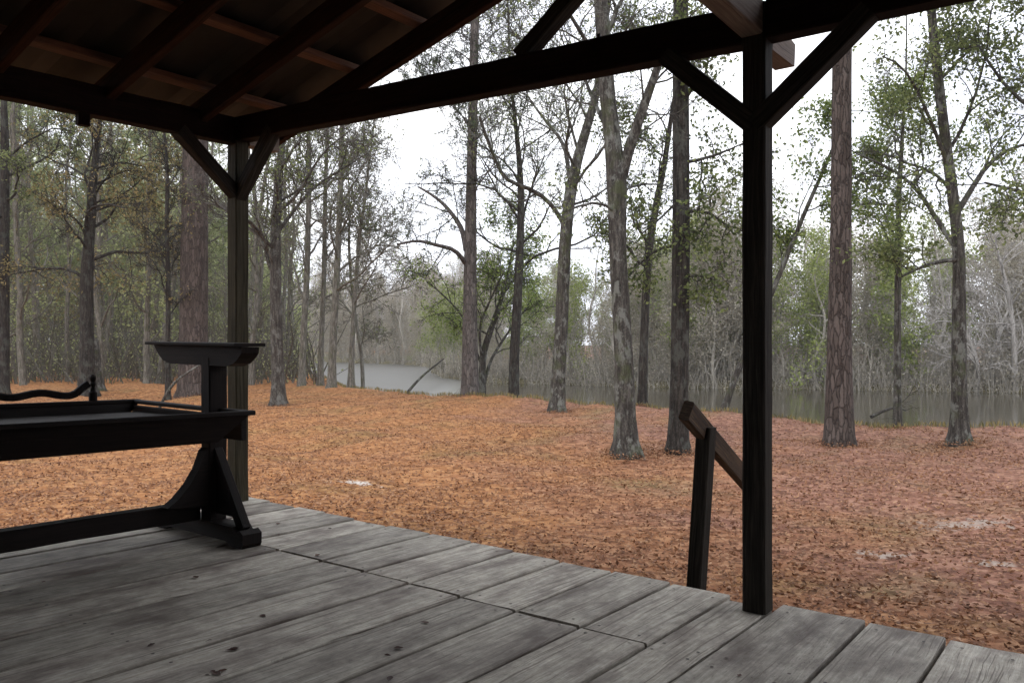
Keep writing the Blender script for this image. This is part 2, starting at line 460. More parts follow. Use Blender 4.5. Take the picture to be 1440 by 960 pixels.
def mat_ground():
    m, nt, out = new_mat("leaf_litter_ground"); n = N(nt)
    tc = n.n("ShaderNodeTexCoord").outputs["Object"]
    v1 = n.voro(n.mapping(tc, (1, 1, 0.3)), 14, 'F1', "Color")
    s1 = n.n("ShaderNodeSeparateColor", i_0=v1)
    fine = n.noise(tc, 38, 6, 0.7)
    med = n.noise(tc, 5.5, 5, 0.65)
    big = n.noise(tc, 0.35, 4, 0.6, 0.6)
    f = n.math('ADD', n.math('MULTIPLY', s1.outputs[0], 0.35), n.math('ADD', n.math('MULTIPLY', fine, 0.45), n.math('MULTIPLY', med, 0.2)))
    orange = n.ramp(f, [(0.25, (0.11,0.044,0.018)), (0.5, (0.29,0.125,0.046)), (0.75, (0.45,0.24,0.105))])
    plum = n.ramp(f, [(0.25, (0.08,0.036,0.023)), (0.5, (0.215,0.098,0.063)), (0.75, (0.37,0.21,0.14))])
    # the litter is redder towards the right of the clearing, by the oaks
    sep = n.n("ShaderNodeSeparateXYZ", i_0=tc)
    side = n.math('ADD', n.math('MULTIPLY', sep.outputs[0], 0.11), n.math('MULTIPLY', n.math('SUBTRACT', big, 0.5), 1.6))
    col = n.mix(n.ramp(n.math('ADD', side, 0.35), [(0.25, 0.0), (0.75, 1.0)]), orange, plum)
    grass = n.ramp(f, [(0.3, (0.07,0.06,0.02)), (0.6, (0.17,0.15,0.055)), (0.8, (0.28,0.22,0.11))])
    gm = n.ramp(n.noise(tc, 0.55, 5, 0.65), [(0.52, 0.0), (0.70, 0.5)])
    col = n.mix(gm, col, grass)
    # dark specks
    sp = n.noise(tc, 16, 3, 0.7)
    col = n.mix(n.ramp(sp, [(0.30, 0.45), (0.40, 0.0)]), col, (0.06,0.03,0.02))
    # bare sand patches
    def patch(cx, cy, rx, ry):
        mp = n.mapping(tc, (1/rx, 1/ry, 0), (-cx/rx, -cy/ry, 0))
        l = n.n("ShaderNodeVectorMath", operation='LENGTH'); n.set(l.inputs[0], mp)
        k = n.math('ADD', l.outputs["Value"], n.math('MULTIPLY', n.math('SUBTRACT', n.noise(tc, 7, 5, 0.75), 0.5), 4.2))
        return n.ramp(k, [(0.25, 1.0), (0.75, 0.0)])
    for (cx, cy, rx, ry, c) in [(-1.85, 9.85, 0.34, 0.22, (0.5,0.45,0.4)), (2.9, 6.5, 0.3, 0.14, (0.36,0.29,0.24)), (4.2, 7.6, 0.6, 0.3, (0.32,0.25,0.205)), (3.6,6.2,0.25,0.12,(0.36,0.29,0.24))]:
        col = n.mix(patch(cx, cy, rx, ry), col, c)
    # mud below the bank
    mud = n.ramp(sep.outputs[2], [(0.0, 1.0), (1.0, 1.0)])
    zf = n.math('MULTIPLY', n.math('SUBTRACT', -0.72, sep.outputs[2]), 4.0, clamp=True)
    col = n.mix(zf, col, n.ramp(med, [(0.3, (0.07,0.06,0.035)), (0.7, (0.17,0.15,0.08))]))
    h = n.math('ADD', n.math('MULTIPLY', fine, 0.5), n.math('MULTIPLY', s1.outputs[1], 0.5))
    n.princ(out, col, 0.9, n.bump(h, 0.7, 0.03), 0.2)
    return m

def build_ground():
    def axis(lo, hi, fine_lo, fine_hi, st):
        a = [fine_lo]
        while a[-1] < fine_hi: a.append(a[-1] + st)
        s = st
        while a[-1] < hi: s *= 1.09; a.append(a[-1] + s)
        b = [fine_lo]; s = st
        while b[-1] > lo: s *= 1.09; b.append(b[-1] - s)
        return np.array(b[::-1][:-1] + a)
    X = axis(-500, 500, -16, 30, 0.3); Y = axis(-200, 700, 2, 58, 0.3)
    gx, gy = np.meshgrid(X, Y)
    Z = gz(gx, gy)
    V = np.stack([gx, gy, Z], axis=-1).reshape(-1, 3)
    nx, ny = len(X), len(Y)
    i = np.arange(ny - 1)[:, None]; j = np.arange(nx - 1)[None, :]
    a = i * nx + j
    Fq = np.stack([a, a + 1, a + nx + 1, a + nx], axis=-1).reshape(-1, 4)
    o = link("ground", mesh_arrays("ground", [(V, Fq, 0)], [mat_ground()]))
    tag(o, "brown leaf covered ground sloping gently to the river", kind="structure")
build_ground()

def build_water():
    m, nt, out = new_mat("river_water"); n = N(nt)
    tc = n.n("ShaderNodeTexCoord").outputs["Object"]
    w1 = n.noise(n.mapping(tc, (0.8, 1.6, 1)), 1.6, 4, 0.6)
    w2 = n.noise(n.mapping(tc, (1, 1.5, 1)), 0.4, 2, 0.5)
    h = n.math('ADD', n.math('MULTIPLY', w1, 0.6), w2)
    sx = n.n('ShaderNodeSeparateXYZ', i_0=tc)
    h = n.math('MULTIPLY', h, n.math('ADD', 1.0, n.math('MULTIPLY', n.math('MULTIPLY', n.math('ADD', sx.outputs[0], 2.0), -0.35, clamp=True), 4.5)))
    rgh = n.math('ADD', 0.07, n.math('MULTIPLY', n.math('MULTIPLY', n.math('ADD', sx.outputs[0], 2.0), -0.35, clamp=True), 0.5))
    p = n.princ(out, (0.045,0.04,0.026), rgh, n.bump(h, 0.10, 0.06), 0.7)
    me = mesh_arrays("river_water", [(np.array([(-480,-190,WATER),(480,-190,WATER),(480,650,WATER),(-480,650,WATER)],float), np.array([[0,1,2,3]]), 0)], [m])
    tag(link("river_water", me), "grey brown river behind the near bank", kind="structure")
build_water()

# ------------------------------------------------------------------ timber builder
class MB:
    def __init__(self): self.v, self.f, self.uv = [], [], []
    def prism(self, prof, p0, p1, up=(0,0,1), prof1=None, uoff=None):
        """extrude 2D profile (x=right, y=up) from p0 to p1"""
        p0 = Vector(p0); p1 = Vector(p1); d = (p1 - p0); L = d.length; d.normalize()
        up = Vector(up); up = (up - d * up.dot(d)).normalized(); r = d.cross(up)
        n = len(prof); b = len(self.v); prof1 = prof1 or prof
        for pp, q in ((p0, prof), (p1, prof1)):
            for x, y in q: self.v.append(pp + r * x + up * y)
        uo = random.uniform(0, 20) if uoff is None else uoff
        per = [0.0]
        for i in range(n):
            x0, y0 = prof[i]; x1, y1 = prof[(i + 1) % n]; per.append(per[-1] + math.hypot(x1 - x0, y1 - y0))
        for i in range(n):
            j = (i + 1) % n
            self.f.append((b + i, b + j, b + n + j, b + n + i))
            self.uv.append(((uo, per[i]), (uo, per[i+1]), (uo + L, per[i+1]), (uo + L, per[i])))
        self.f.append(tuple(b + i for i in range(n))[::-1]); self.uv.append(tuple((uo + prof[i][0]*4, prof[i][1]) for i in range(n))[::-1])
        self.f.append(tuple(b + n + i for i in range(n))); self.uv.append(tuple((uo + prof1[i][0]*4, prof1[i][1]) for i in range(n)))
    def beam(self, p0, p1, w, h, up=(0,0,1), ch=0.006, w1=None, h1=None):
        def oc(w, h):
            a, b = w / 2, h / 2; c = min(ch, a * 0.4, b * 0.4)
            return [(-a + c, -b), (a - c, -b), (a, -b + c), (a, b - c), (a - c, b), (-a + c, b), (-a, b - c), (-a, -b + c)]
        p0 = Vector(p0); p1 = Vector(p1); L = (p1 - p0).length; n = int(L / 0.22)
        if w < 0.08 or h < 0.08 or w > 0.2 or n < 2 or w1 or h1:
            self.prism(oc(w, h), p0, p1, up, oc(w1 or w, h1 or h)); return
        uo = random.uniform(0, 20)
        def jit(k):
            return oc(w + random.uniform(-0.004, 0.004), h + random.uniform(-0.004, 0.004))
        pr = [jit(k) for k in range(n + 1)]; off = [Vector([random.uniform(-0.0015, 0.0015) for _ in range(3)]) for _ in range(n + 1)]
        d = (p1 - p0); self._rings(pr, [p0 + d * k / n + off[k] for k in range(n + 1)], up, uo, L / n)
    def _rings(self, profs, pts, up, uo, st):
        d = (pts[-1] - pts[0]).normalized(); up = Vector(up); up = (up - d * up.dot(d)).normalized(); r = d.cross(up)
        m = len(profs[0]); b = len(self.v)
        for pp, q in zip(pts, profs):
            for x, y in q: self.v.append(pp + r * x + up * y)
        per = [0.0]
        for i in range(m):
            x0, y0 = profs[0][i]; x1, y1 = profs[0][(i + 1) % m]; per.append(per[-1] + math.hypot(x1 - x0, y1 - y0))
        for k in range(len(pts) - 1):
            for i in range(m):
                j = (i + 1) % m; a = b + k * m
                self.f.append((a + i, a + j, a + m + j, a + m + i))
                self.uv.append(((uo + k * st, per[i]), (uo + k * st, per[i+1]), (uo + (k+1) * st, per[i+1]), (uo + (k+1) * st, per[i])))
        self.f.append(tuple(b + i for i in range(m))[::-1]); self.uv.append(tuple((uo + profs[0][i][0]*4, profs[0][i][1]) for i in range(m))[::-1])
        e = b + (len(pts) - 1) * m
        self.f.append(tuple(e + i for i in range(m))); self.uv.append(tuple((uo + profs[-1][i][0]*4, profs[-1][i][1]) for i in range(m)))
    def build(self, name, mat, parent=None, label=None):
        me = bpy.data.meshes.new(name)
        me.from_pydata([tuple(v) for v in self.v], [], self.f)
        uvl = me.uv_layers.new(name="UVMap"); k = 0
        for q in self.uv:
            for c in q: uvl.data[k].uv = c; k += 1
        me.materials.append(mat); me.update()
        o = link(name, me, parent)
        if parent is not None: o.matrix_parent_inverse = __import__("mathutils").Matrix.Translation(-parent.location)
        if label: o["label"] = label
        return o

random.seed(4)
# ------------------------------------------------------------------ pavilion
A = Vector((-0.8, 0.6, 0)); B = Vector((0.6, 0.8, 0))
LP = Vector((-1.92, 5.78, 0))
def zd(p): return -0.0204 * p.x - 0.0068 * p.y
def P(s, t, h=0.0):
    p = LP - A * s + B * t; p.z = zd(p) + h; return p
def Pz(s, t, z):
    p = LP - A * s + B * t; p.z = z; return p
SR = 3.72
EDGE = 0.14
pav = empty("picnic_pavilion", P(SR, 0), "open timber pavilion with plank deck, dark posts and low rafter roof around the viewer", "pavilion")

# deck planks: gaps across the front edge, from photo
gaps = []
for x in (546, 605, 662, 722, 790, 862, 944, 1029, 1096, 1218, 1332):
    # intersect pixel ray x with edge line (t=EDGE)
    k = (x - 720) / F
    q = LP + B * EDGE
    # q.x - A.x*s = k*(q.y - A.y*s)
    s = (k * q.y - q.x) / (-A.x + k * A.y)
    gaps.append(s)
print("gaps", [round(g, 3) for g in gaps], [round(b - a, 3) for a, b in zip(gaps, gaps[1:])])
left = [gaps[0]]
while left[-1] > -0.02: left.append(left[-1] - 0.285 + random.uniform(-0.01, 0.01))
left[-1] = -0.14
right = [gaps[-1]]
while right[-1] < 9.0: right.append(right[-1] + 0.29)
gaps = left[::-1][:-1] + gaps + right[1:]
deck = MB()
JT = -0.68     # butt joint line measured from the edge
def plank(s0, s1, t0, t1):
    g = 0.0075
    w = s1 - s0 - 2 * g; th = 0.042; c = 0.005
    dz = random.uniform(-0.003, 0.003); cup = random.uniform(-0.002, 0.003)
    prof = [(-w/2, -th), (w/2, -th), (w/2, -c), (w/2 - c, 0), (0, -cup), (-w/2 + c, 0), (-w/2, -c)]
    sm = (s0 + s1) / 2
    n = max(1, int((t1 - t0) / 1.2)); uo = random.uniform(0, 20)
    deck.prism(prof, P(sm, t0, dz), P(sm, t1, dz), uoff=uo)
for k in range(len(gaps) - 1):
    s0, s1 = gaps[k], gaps[k + 1]
    e = EDGE + random.uniform(-0.02, 0.02)
    if s0 < SR < s1: e = EDGE - 0.075
    if k == 0: e = EDGE
    if s1 <= gaps[gaps.index(s1)] and s1 < 3.65:
        plank(s0, s1, JT + 0.011, e)
        m = JT - random.choice((2.7, 3.0, 3.4))
        plank(s0, s1, m, JT - 0.009); plank(s0, s1, -8.2, m - 0.01)
    else:
        m = random.uniform(-4.6, -3.2)
        plank(s0, s1, m, e); plank(s0, s1, -8.2, m - 0.01)
nails = []
for k in range(len(gaps) - 1):
    for tj in (0.05, JT + 0.05, JT - 0.05, -1.9, -2.9):
        for e_ in (0.2, 0.8):
            sN = gaps[k] + (gaps[k+1] - gaps[k]) * e_ + random.uniform(-0.01, 0.01); c = P(sN, tj + random.uniform(-0.012, 0.012), 0.0015); nails.append(c)
do = deck.build("deck", M_DECK, pav)
nm = MB()
for c in nails:
    i = len(nm.v)
    for a in range(8): nm.v.append(c + Vector((math.cos(a * math.pi / 4), math.sin(a * math.pi / 4), 0)) * 0.007 + Vector((0, 0, 0.0015)))
    nm.f.append(tuple(range(i, i + 8))); nm.uv.append(((0, 0),) * 8)
no = nm.build("nail_heads", M_METAL, pav); no["kind"] = "stuff"
j = MB()
for t in (0.04, -1.34, -2.9, -4.6, -6.4, -8.1): j.beam(P(-0.12, t, -0.125), P(9.0, t, -0.125), 0.04, 0.16)
j.build("deck_frame", M_POST, pav)
sk = MB(); sk.beam(P(-0.10, 0.02, -0.13), P(-0.10, -8.1, -0.13), 0.04, 0.15); sk.build("skirt_board", M_POST2, pav)
for (s, t) in [(0.1, 0.0), (SR, 0.0), (7.44, 0.0), (0.1, -4.0), (SR, -4.0), (7.44, -4.0), (0.1, -8.0), (SR, -8.0), (7.44, -8.0)]:
    f_ = MB(); b0 = P(s, t, -0.21); g0 = Vector((b0.x, b0.y, gzf(b0.x, b0.y) - 0.15)); f_.beam(g0, b0, 0.16, 0.16, up=B); f_.build("footing", M_POST, pav)

# roof heights
ZL = 2.51        # underside of tie beam at left post
ZR = 2.385       # at right post
def tie_z(s): return ZL + (ZR - ZL) * s / SR
BH = 0.165
RS = 0.265       # rafter slope
RIDGE = SR
def raf_z(s):    # underside of rafters
    zz = 2.57
    return zz + RS * (s if s < RIDGE else 2 * RIDGE - s)
# posts
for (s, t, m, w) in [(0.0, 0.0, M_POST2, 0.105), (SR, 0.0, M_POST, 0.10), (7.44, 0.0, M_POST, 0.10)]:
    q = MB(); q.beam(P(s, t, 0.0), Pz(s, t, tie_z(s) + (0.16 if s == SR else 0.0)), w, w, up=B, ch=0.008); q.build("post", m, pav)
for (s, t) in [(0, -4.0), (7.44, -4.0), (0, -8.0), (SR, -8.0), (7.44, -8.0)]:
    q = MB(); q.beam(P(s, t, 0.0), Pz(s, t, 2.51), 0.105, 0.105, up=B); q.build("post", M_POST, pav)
# front tie beam, notched each side of the right post
tb = MB()
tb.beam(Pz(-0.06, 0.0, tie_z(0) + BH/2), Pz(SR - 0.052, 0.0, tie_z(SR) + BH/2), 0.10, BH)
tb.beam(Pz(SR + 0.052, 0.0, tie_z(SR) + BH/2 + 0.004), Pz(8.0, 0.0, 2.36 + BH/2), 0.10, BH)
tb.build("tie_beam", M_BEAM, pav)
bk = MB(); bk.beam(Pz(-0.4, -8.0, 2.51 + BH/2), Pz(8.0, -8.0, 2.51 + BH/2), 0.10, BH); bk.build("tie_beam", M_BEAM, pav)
# plates along the sides (run outward past the tie beam)
pl = MB(); pl.beam(Pz(0.0, -8.4, 2.42), Pz(0.0, -0.053, 2.575), 0.10, 0.18)
pl.build("wall_plate", M_BEAM, pav)
st = MB(); st.beam(Pz(0.02, 0.053, 2.55), Pz(0.02, 0.30, 2.55), 0.09, 0.13, h1=0.12); st.build("plate_end", M_PALE, pav)
pr = MB()
pr.beam(Pz(7.44, -8.4, 2.52), Pz(7.44, -0.053, 2.50), 0.10, 0.18)
pr.build("wall_plate", M_BEAM, pav)
rp = MB()   # girder over the right post, running outward, pale underside
rp.beam(Pz(SR - 0.005, -8.4, 2.63), Pz(SR - 0.005, -0.054, 2.485), 0.095, 0.15)
rp.build("girder", M_PALE, pav)
re_ = MB(); re_.prism([(-0.045,-0.07),(0.045,-0.07),(0.045,0.07),(-0.045,0.07)], Pz(SR + 0.005, 0.053, 2.435), Pz(SR + 0.005, 0.34, 2.405), prof1=[(-0.045,-0.035),(0.045,-0.035),(0.045,0.07),(-0.045,0.07)])
re_.build("girder_end", M_PALE, pav)
# knee braces
def brace(s, zpost, run, sgn, t=0.0, along='s', off=0.0, th=0.085):
    q = MB()
    if along == 's':
        p0 = Pz(s + sgn * 0.0, t + off, zpost); p1 = Pz(s + sgn * run, t + off, tie_z(s) + 0.03)
    else:
        p0 = Pz(s + off, t, zpost); p1 = Pz(s + off, t + sgn * run, 2.50)
    q.beam(p0, p1, th, th, up=(0, 0, 1)); q.build("knee_brace", M_POST, pav)
brace(SR, 2.03, 0.42, -1, off=-0.012); brace(SR, 2.03, 0.46, 1, off=-0.012)
brace(0.0, 2.10, 0.42, 1, off=-0.010); brace(0.0, 2.12, 0.46, -1, along='t', off=0.010)
brace(7.44, 2.05, 0.45, -1)
bw = MB()  # unseen wall added behind the camera to darken deck and near post faces
k = -0.05
while k < 7.5:
    wd = random.uniform(0.19, 0.26); bw.beam(P(k + wd/2, -5.2, -0.15), Pz(k + wd/2, -5.2, raf_z(k + wd/2) + 0.13), wd - 0.005, 0.022, up=B); k += wd
bw.build("added_back_wall", M_POST2, pav)
rw_ = MB(); k = -5.15  # unseen right-hand wall, also added to keep light out of the interior
while k < -0.3:
    wd = random.uniform(0.19, 0.26); rw_.beam(P(7.52, k + wd/2, -0.15), Pz(7.52, k + wd/2, 2.48), 0.022, wd - 0.005, up=B); k += wd
rw_.build("added_side_wall", M_POST2, pav)
# rafters
RD = 0.15
rt = [0.35, -0.30, -0.93, -1.55, -2.17, -2.79, -3.41, -4.03, -4.65, -5.27, -5.89, -6.51, -7.13, -7.75, -8.3]
for t in rt:
    for side in (0, 1):
        q = MB()
        if side == 0: a0, a1 = -0.28, RIDGE - 0.004
        else: a0, a1 = RIDGE + 0.004, 7.72
        z0, z1 = raf_z(a0), raf_z(a1)
        q.beam(Pz(a0, t, z0 + RD/2), Pz(a1, t, z1 + RD/2), 0.055, RD)
        q.build("rafter", M_RAFT, pav)
# purlins over the rafters
PT = 0.045
for s in (0.12, 0.78, 1.40, 2.02, 2.64, 3.26):
    for m in (s, 2 * RIDGE - s):
        q = MB(); z = raf_z(m) + RD + PT/2 + 0.012
        q.beam(Pz(m, -8.4, z), Pz(m, 0.52, z), 0.10, PT); q.build("purlin", M_PURL, pav)
# blocking between rafters low on the roof gives the framed look
# roof sheets
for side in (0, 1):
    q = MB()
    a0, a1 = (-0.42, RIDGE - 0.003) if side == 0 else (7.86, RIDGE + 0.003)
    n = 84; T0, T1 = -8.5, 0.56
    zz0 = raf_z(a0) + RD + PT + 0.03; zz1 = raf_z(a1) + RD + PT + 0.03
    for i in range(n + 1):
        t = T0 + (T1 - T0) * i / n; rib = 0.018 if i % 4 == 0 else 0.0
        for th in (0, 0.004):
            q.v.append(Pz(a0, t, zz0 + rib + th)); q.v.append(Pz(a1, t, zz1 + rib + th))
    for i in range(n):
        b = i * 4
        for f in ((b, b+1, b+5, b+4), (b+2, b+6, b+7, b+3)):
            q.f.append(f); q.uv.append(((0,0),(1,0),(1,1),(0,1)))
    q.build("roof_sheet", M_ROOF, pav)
# gable web strut with bolt
q = MB(); q.beam(Pz(2.46, 0.0, tie_z(2.46) + BH + 0.0), Pz(3.66, 0.0, raf_z(3.4) - 0.0), 0.085, 0.085); q.build("web_strut", M_POST, pav)
bl = MB(); bl.beam(Pz(2.93, 0.0, tie_z(2.93) + BH), Pz(2.93, 0.0, tie_z(2.93) + BH + 0.03), 0.02, 0.02, up=B); bl.build("bolt", M_METAL, pav)
# small block hanging under the left plate
q = MB(); c = W(118, 172, 4.9)
q.beam(Pz(0.0, -1.07, 2.40), Pz(0.0, -1.07, 2.47), 0.05, 0.07, up=B); q.build("block", M_BEAM, pav)
# handrail with its post, and the steps it goes down with
hp = MB(); h0 = W(978, 900, 4.12); h1 = W(993.5, 600, 4.12)
gnd = gzf(h0.x, h0.y); h0 = W(973, 925, 4.12)
hp.beam(h0, h1, 0.075, 0.085, up=B); hp.build("rail_post", M_POST, pav)
hr = MB(); r0 = W(965, 577, 3.93); r1 = W(1074, 704, 4.95)
hr.beam(r0, r1, 0.055, 0.10, up=(0.0, -0.25, 1), ch=0.008); hr.build("handrail", M_RAIL, pav)
hp2 = MB(); e = r0 + (r1 - r0) * 0.93; hp2.beam(Vector((e.x, e.y, gzf(e.x, e.y) - 0.1)), Vector((e.x, e.y, e.z - 0.03)), 0.075, 0.085, up=B); hp2.build("rail_post", M_POST, pav)
for i in range(2):
    q = MB(); t = EDGE + 0.17 + 0.29 * i; hgt = -0.20 - 0.19 * i
    q.beam(P(SR - 0.62 + 0.75, t, hgt), P(SR + 1.35 , t, hgt), 0.27, 0.045); q.build("step", M_DECK, pav)

# ------------------------------------------------------------------ trestle piece at the left
CX = Vector((-1.44, 4.52, 0))
def T(a, b, h):
    p = CX + A * a + B * b; p.z = zd(p) + h; return p
tab = empty("trestle_table", T(0.36, -1.0, 0), "dark wooden trestle table with sunken rimmed top, long floor stretcher and raised end shelf", "table")
TH = 0.735
fr = MB()
LNG = -2.7; WD = 1.18; RH = 0.165
def rim(p0, p1, inset=0.035, nrm=1):
    fr.beam(p0, p1, 0.045, RH - 0.03, ch=0.004)
# flared near and far boards, sloped ends
def board(a_top, a_bot, b0t, b0b, b1t, b1b, th):
    i = len(fr.v)
    pts = [(a_top, b0t, TH - 0.025), (a_top, b1t, TH - 0.025), (a_bot, b1b, TH - RH), (a_bot, b0b, TH - RH)]
    sg = 1 if a_bot > a_top else -1
    for (a, b, h) in pts: fr.v.append(T(a, b, h))
    for (a, b, h) in pts: fr.v.append(T(a + sg * th, b, h))
    for f in ((0,1,2,3),(7,6,5,4),(0,4,5,1),(1,5,6,2),(2,6,7,3),(3,7,4,0)):
        fr.f.append(tuple(i + k for k in f)); fr.uv.append(((0,0),(2.7,0),(2.7,0.17),(0,0.17)))
board(0.0, 0.05, 0.0, -0.16, LNG, LNG + 0.16, 0.03)
board(WD, WD - 0.05, 0.0, -0.16, LNG, LNG + 0.16, 0.03)
fr.beam(T(0.02, -0.02, TH - 0.10), T(WD - 0.02, -0.02, TH - 0.10), 0.03, 0.13, ch=0.004)
fr.beam(T(0.02, LNG + 0.02, TH - 0.10), T(WD - 0.02, LNG + 0.02, TH - 0.10), 0.03, 0.13, ch=0.004)
fr.build("apron", M_TABLE, tab)
lip = MB()
for (p0, p1) in ((T(-0.005, 0.02, TH - 0.012), T(-0.005, LNG, TH - 0.012)), (T(WD, 0.02, TH - 0.012), T(WD, LNG, TH - 0.012))): lip.beam(p0, p1, 0.05, 0.026, ch=0.005)
for b in (-0.005, LNG + 0.02): lip.beam(T(0.02, b, TH - 0.013), T(WD - 0.026, b, TH - 0.013), 0.05, 0.024, ch=0.005)
lip.build("rim", M_TABLE, tab)
pn = MB(); pn.beam(T(WD/2, -0.03, TH - 0.075), T(WD/2, LNG + 0.04, TH - 0.075), WD - 0.16, 0.02); pn.build("tabletop", M_TABLE, tab)
for tb_ in (-0.03, LNG + 0.22):
    # foot
    ft = MB(); prof = []
    a0, a1 = -0.07, 0.80
    shp = [(a0, 0.02), (a0 + 0.012, 0.0), (a0+0.10, 0.0), (a0 + 0.16, 0.022), (a1 - 0.16, 0.022), (a1 - 0.10, 0.0), (a1 - 0.012, 0.0), (a1, 0.02), (a1, 0.075), (a1 - 0.03, 0.095), (a1 - 0.07, 0.075), (a1-0.10, 0.105), (a0 + 0.10, 0.105), (a0 + 0.07, 0.075), (a0 + 0.03, 0.095), (a0, 0.075)]
    def extr(mb, shp, fn0, fn1):
        i = len(mb.v); n = len(shp)
        for s_ in shp: mb.v.append(fn0(*s_))
        for s_ in shp: mb.v.append(fn1(*s_))
        for k in range(n):
            k2 = (k + 1) % n; mb.f.append((i + k, i + k2, i + n + k2, i + n + k)); L_ = math.dist(shp[k], shp[k2]); mb.uv.append(((0,0),(L_,0),(L_,0.1),(0,0.1)))
        mb.f.append(tuple(i + k for k in range(n))[::-1]); mb.uv.append(tuple(shp)[::-1])
        mb.f.append(tuple(i + n + k for k in range(n))); mb.uv.append(tuple(shp))
    extr(ft, shp, lambda a, h: T(a, tb_ - 0.06, h + 0.001), lambda a, h: T(a, tb_ + 0.06, h + 0.001)); ft.build("foot", M_TABLE, tab)
    # upright
    up_ = MB(); up_.beam(T(0.285, tb_, 0.107), T(0.285, tb_, 1.02), 0.085, 0.115, up=B); up_.build("upright", M_TABLE, tab)
    # head
    hd = MB(); shp = [(-0.055, 0.0), (-0.05, -0.035), (-0.02, -0.062), (0.02, -0.09), (0.08, -0.108), (0.64, -0.108), (0.72, -0.09), (0.76, -0.062), (0.79, -0.035), (0.82, 0.0)]
    extr(hd, shp, lambda a, h: T(a, tb_ - 0.055, h + 1.083), lambda a, h: T(a, tb_ + 0.055, h + 1.083)); hd.build("head_block", M_TABLE, tab)
    tp = MB(); tp.beam(T(-0.05, tb_, 1.094), T(0.84, tb_, 1.094), 0.20, 0.018); tp.build("end_shelf", M_TABLE, tab)
    for (af, at) in ((0.265, 0.0), (0.31, 0.60)):
        br = MB(); br.beam(T(af, tb_ + 0.0, 0.50), T(at, tb_ + 0.0, 0.09), 0.06, 0.055); br.build("diagonal_brace", M_TABLE, tab)
    sg = -1 if tb_ > -1 else 1
    for (x0_, x1_, x2_, nme) in ((0.235, 0.235, 0.055, 0), (0.335, 0.335, 0.52, 1)):
        wb = MB(); extr(wb, [(x0_, 0.46), (x1_, 0.15), (x2_, 0.15)], lambda a, h: T(a, tb_ - 0.02, h), lambda a, h: T(a, tb_ + 0.02, h)); wb.build("web_board", M_TABLE, tab)
    gs = MB(); shp = [(0.0, 0.19), (0.25, 0.21), (0.19, 0.25), (0.12, 0.32), (0.065, 0.40), (0.025, 0.50), (0.0, 0.52)]
    shp = [(x + 0.05, y) for x, y in shp]
    extr(gs, shp, lambda b, h: T(0.25, tb_ + sg * b, h), lambda b, h: T(0.32, tb_ + sg * b, h)); gs.build("curved_gusset", M_TABLE, tab)
stc = MB(); stc.beam(T(0.37, -0.09, 0.155), T(0.37, LNG + 0.28, 0.155), 0.09, 0.10); stc.build("stretcher", M_TABLE, tab)
# wavy carved gallery rail on the far rim
gl = MB(); n = 60
pts = []
for k in range(n + 1):
    b = -0.30 - 2.1 * k / n
    h = 0.046 - 0.011 * math.cos((b + 0.30) * 20.9 + 2.6) + 0.05 * math.exp(-((b + 0.30) / 0.05) ** 2)
    pts.append((b, h))
for k in range(n):
    b0, h0_ = pts[k]; b1, h1_ = pts[k + 1]
    gl.beam(T(WD, b0, TH + h0_), T(WD, b1, TH + h1_), 0.035, 0.042, ch=0.009)
go = gl.build("gallery_rail", M_TABLE, tab)
for k in range(12):
    b = -0.42 - 0.16 * k; sp_ = MB(); sp_.beam(T(WD, b, TH + 0.0), T(WD, b, TH + 0.06), 0.012, 0.012); sp_.build("spindle", M_TABLE, go)
fn = MB(); prev = None
prof = [(0.0, 0.024), (0.05, 0.024), (0.06, 0.016), (0.085, 0.012), (0.10, 0.017), (0.115, 0.012), (0.13, 0.018), (0.145, 0.019), (0.16, 0.008)]
for (z0, r0_), (z1, r1_) in zip(prof, prof[1:]):
    pr0 = [(r0_ * math.cos(t * math.pi / 5), r0_ * math.sin(t * math.pi / 5)) for t in range(10)]; pr1 = [(r1_ * math.cos(t * math.pi / 5), r1_ * math.sin(t * math.pi / 5)) for t in range(10)]
    fn.prism(pr0, T(WD, -0.27, TH + z0), T(WD, -0.27, TH + z1), up=B, prof1=pr1)
fn.build("finial", M_TABLE, go)

# leaves lying on the deck
rng = np.random.default_rng(11)
C = []
for k in range(32):
    s = rng.uniform(0.4, 5.5); t = rng.uniform(-3.6, 0.1); p = P(s, t, 0.008); C.append((p.x, p.y, p.z))
for (px, py) in ((300, 945), (305, 948), (312, 944), (330, 912), (326, 914), (275, 812), (545, 922), (560, 912), (1040, 950), (548, 955), (392, 752)):
    Y = F * 1.1 / (py - (HZ + 0.0068 * F + 0.0204 * (px - 720))); p = W(px, py, Y); C.append((p.x, p.y, p.z + 0.008))
Cn = np.array(C)
lv, lf = [], []
for c in Cn:
    a = rng.uniform(0, 6.28); S = rng.uniform(0.011, 0.024); R2 = np.array([[math.cos(a), -math.sin(a)], [math.sin(a), math.cos(a)]])
    cu = rng.uniform(0.2, 0.55)
    xs = np.linspace(-1, 1, 7); hw = np.array([0.02, 0.42, 0.62, 0.6, 0.45, 0.25, 0.02]) * rng.uniform(0.7, 1.1, 7)
    o_ = sum(len(q) for q in lv); q = []
    for x_, h_ in zip(xs, hw):
        for yy in (-h_, 0, h_):
            p2 = R2 @ np.array([x_, yy]) * S
            q.append((c[0] + p2[0], c[1] + p2[1], c[2] - 0.006 + S * (cu * abs(yy) + 0.35 * cu * x_ * x_)))
    lv.append(np.array(q))
    for i_ in range(6):
        for j_ in range(2):
            b_ = o_ + i_ * 3 + j_; lf.append((b_, b_ + 3, b_ + 4, b_ + 1))
v, f = np.concatenate(lv), np.array(lf)
tag(link("fallen_leaves", mesh_arrays("deck_leaves", [(v, f, 0)], [L_LITTER2], smooth=False)), "dark curled dead leaves scattered on the grey deck planks", "leaves", kind="stuff")

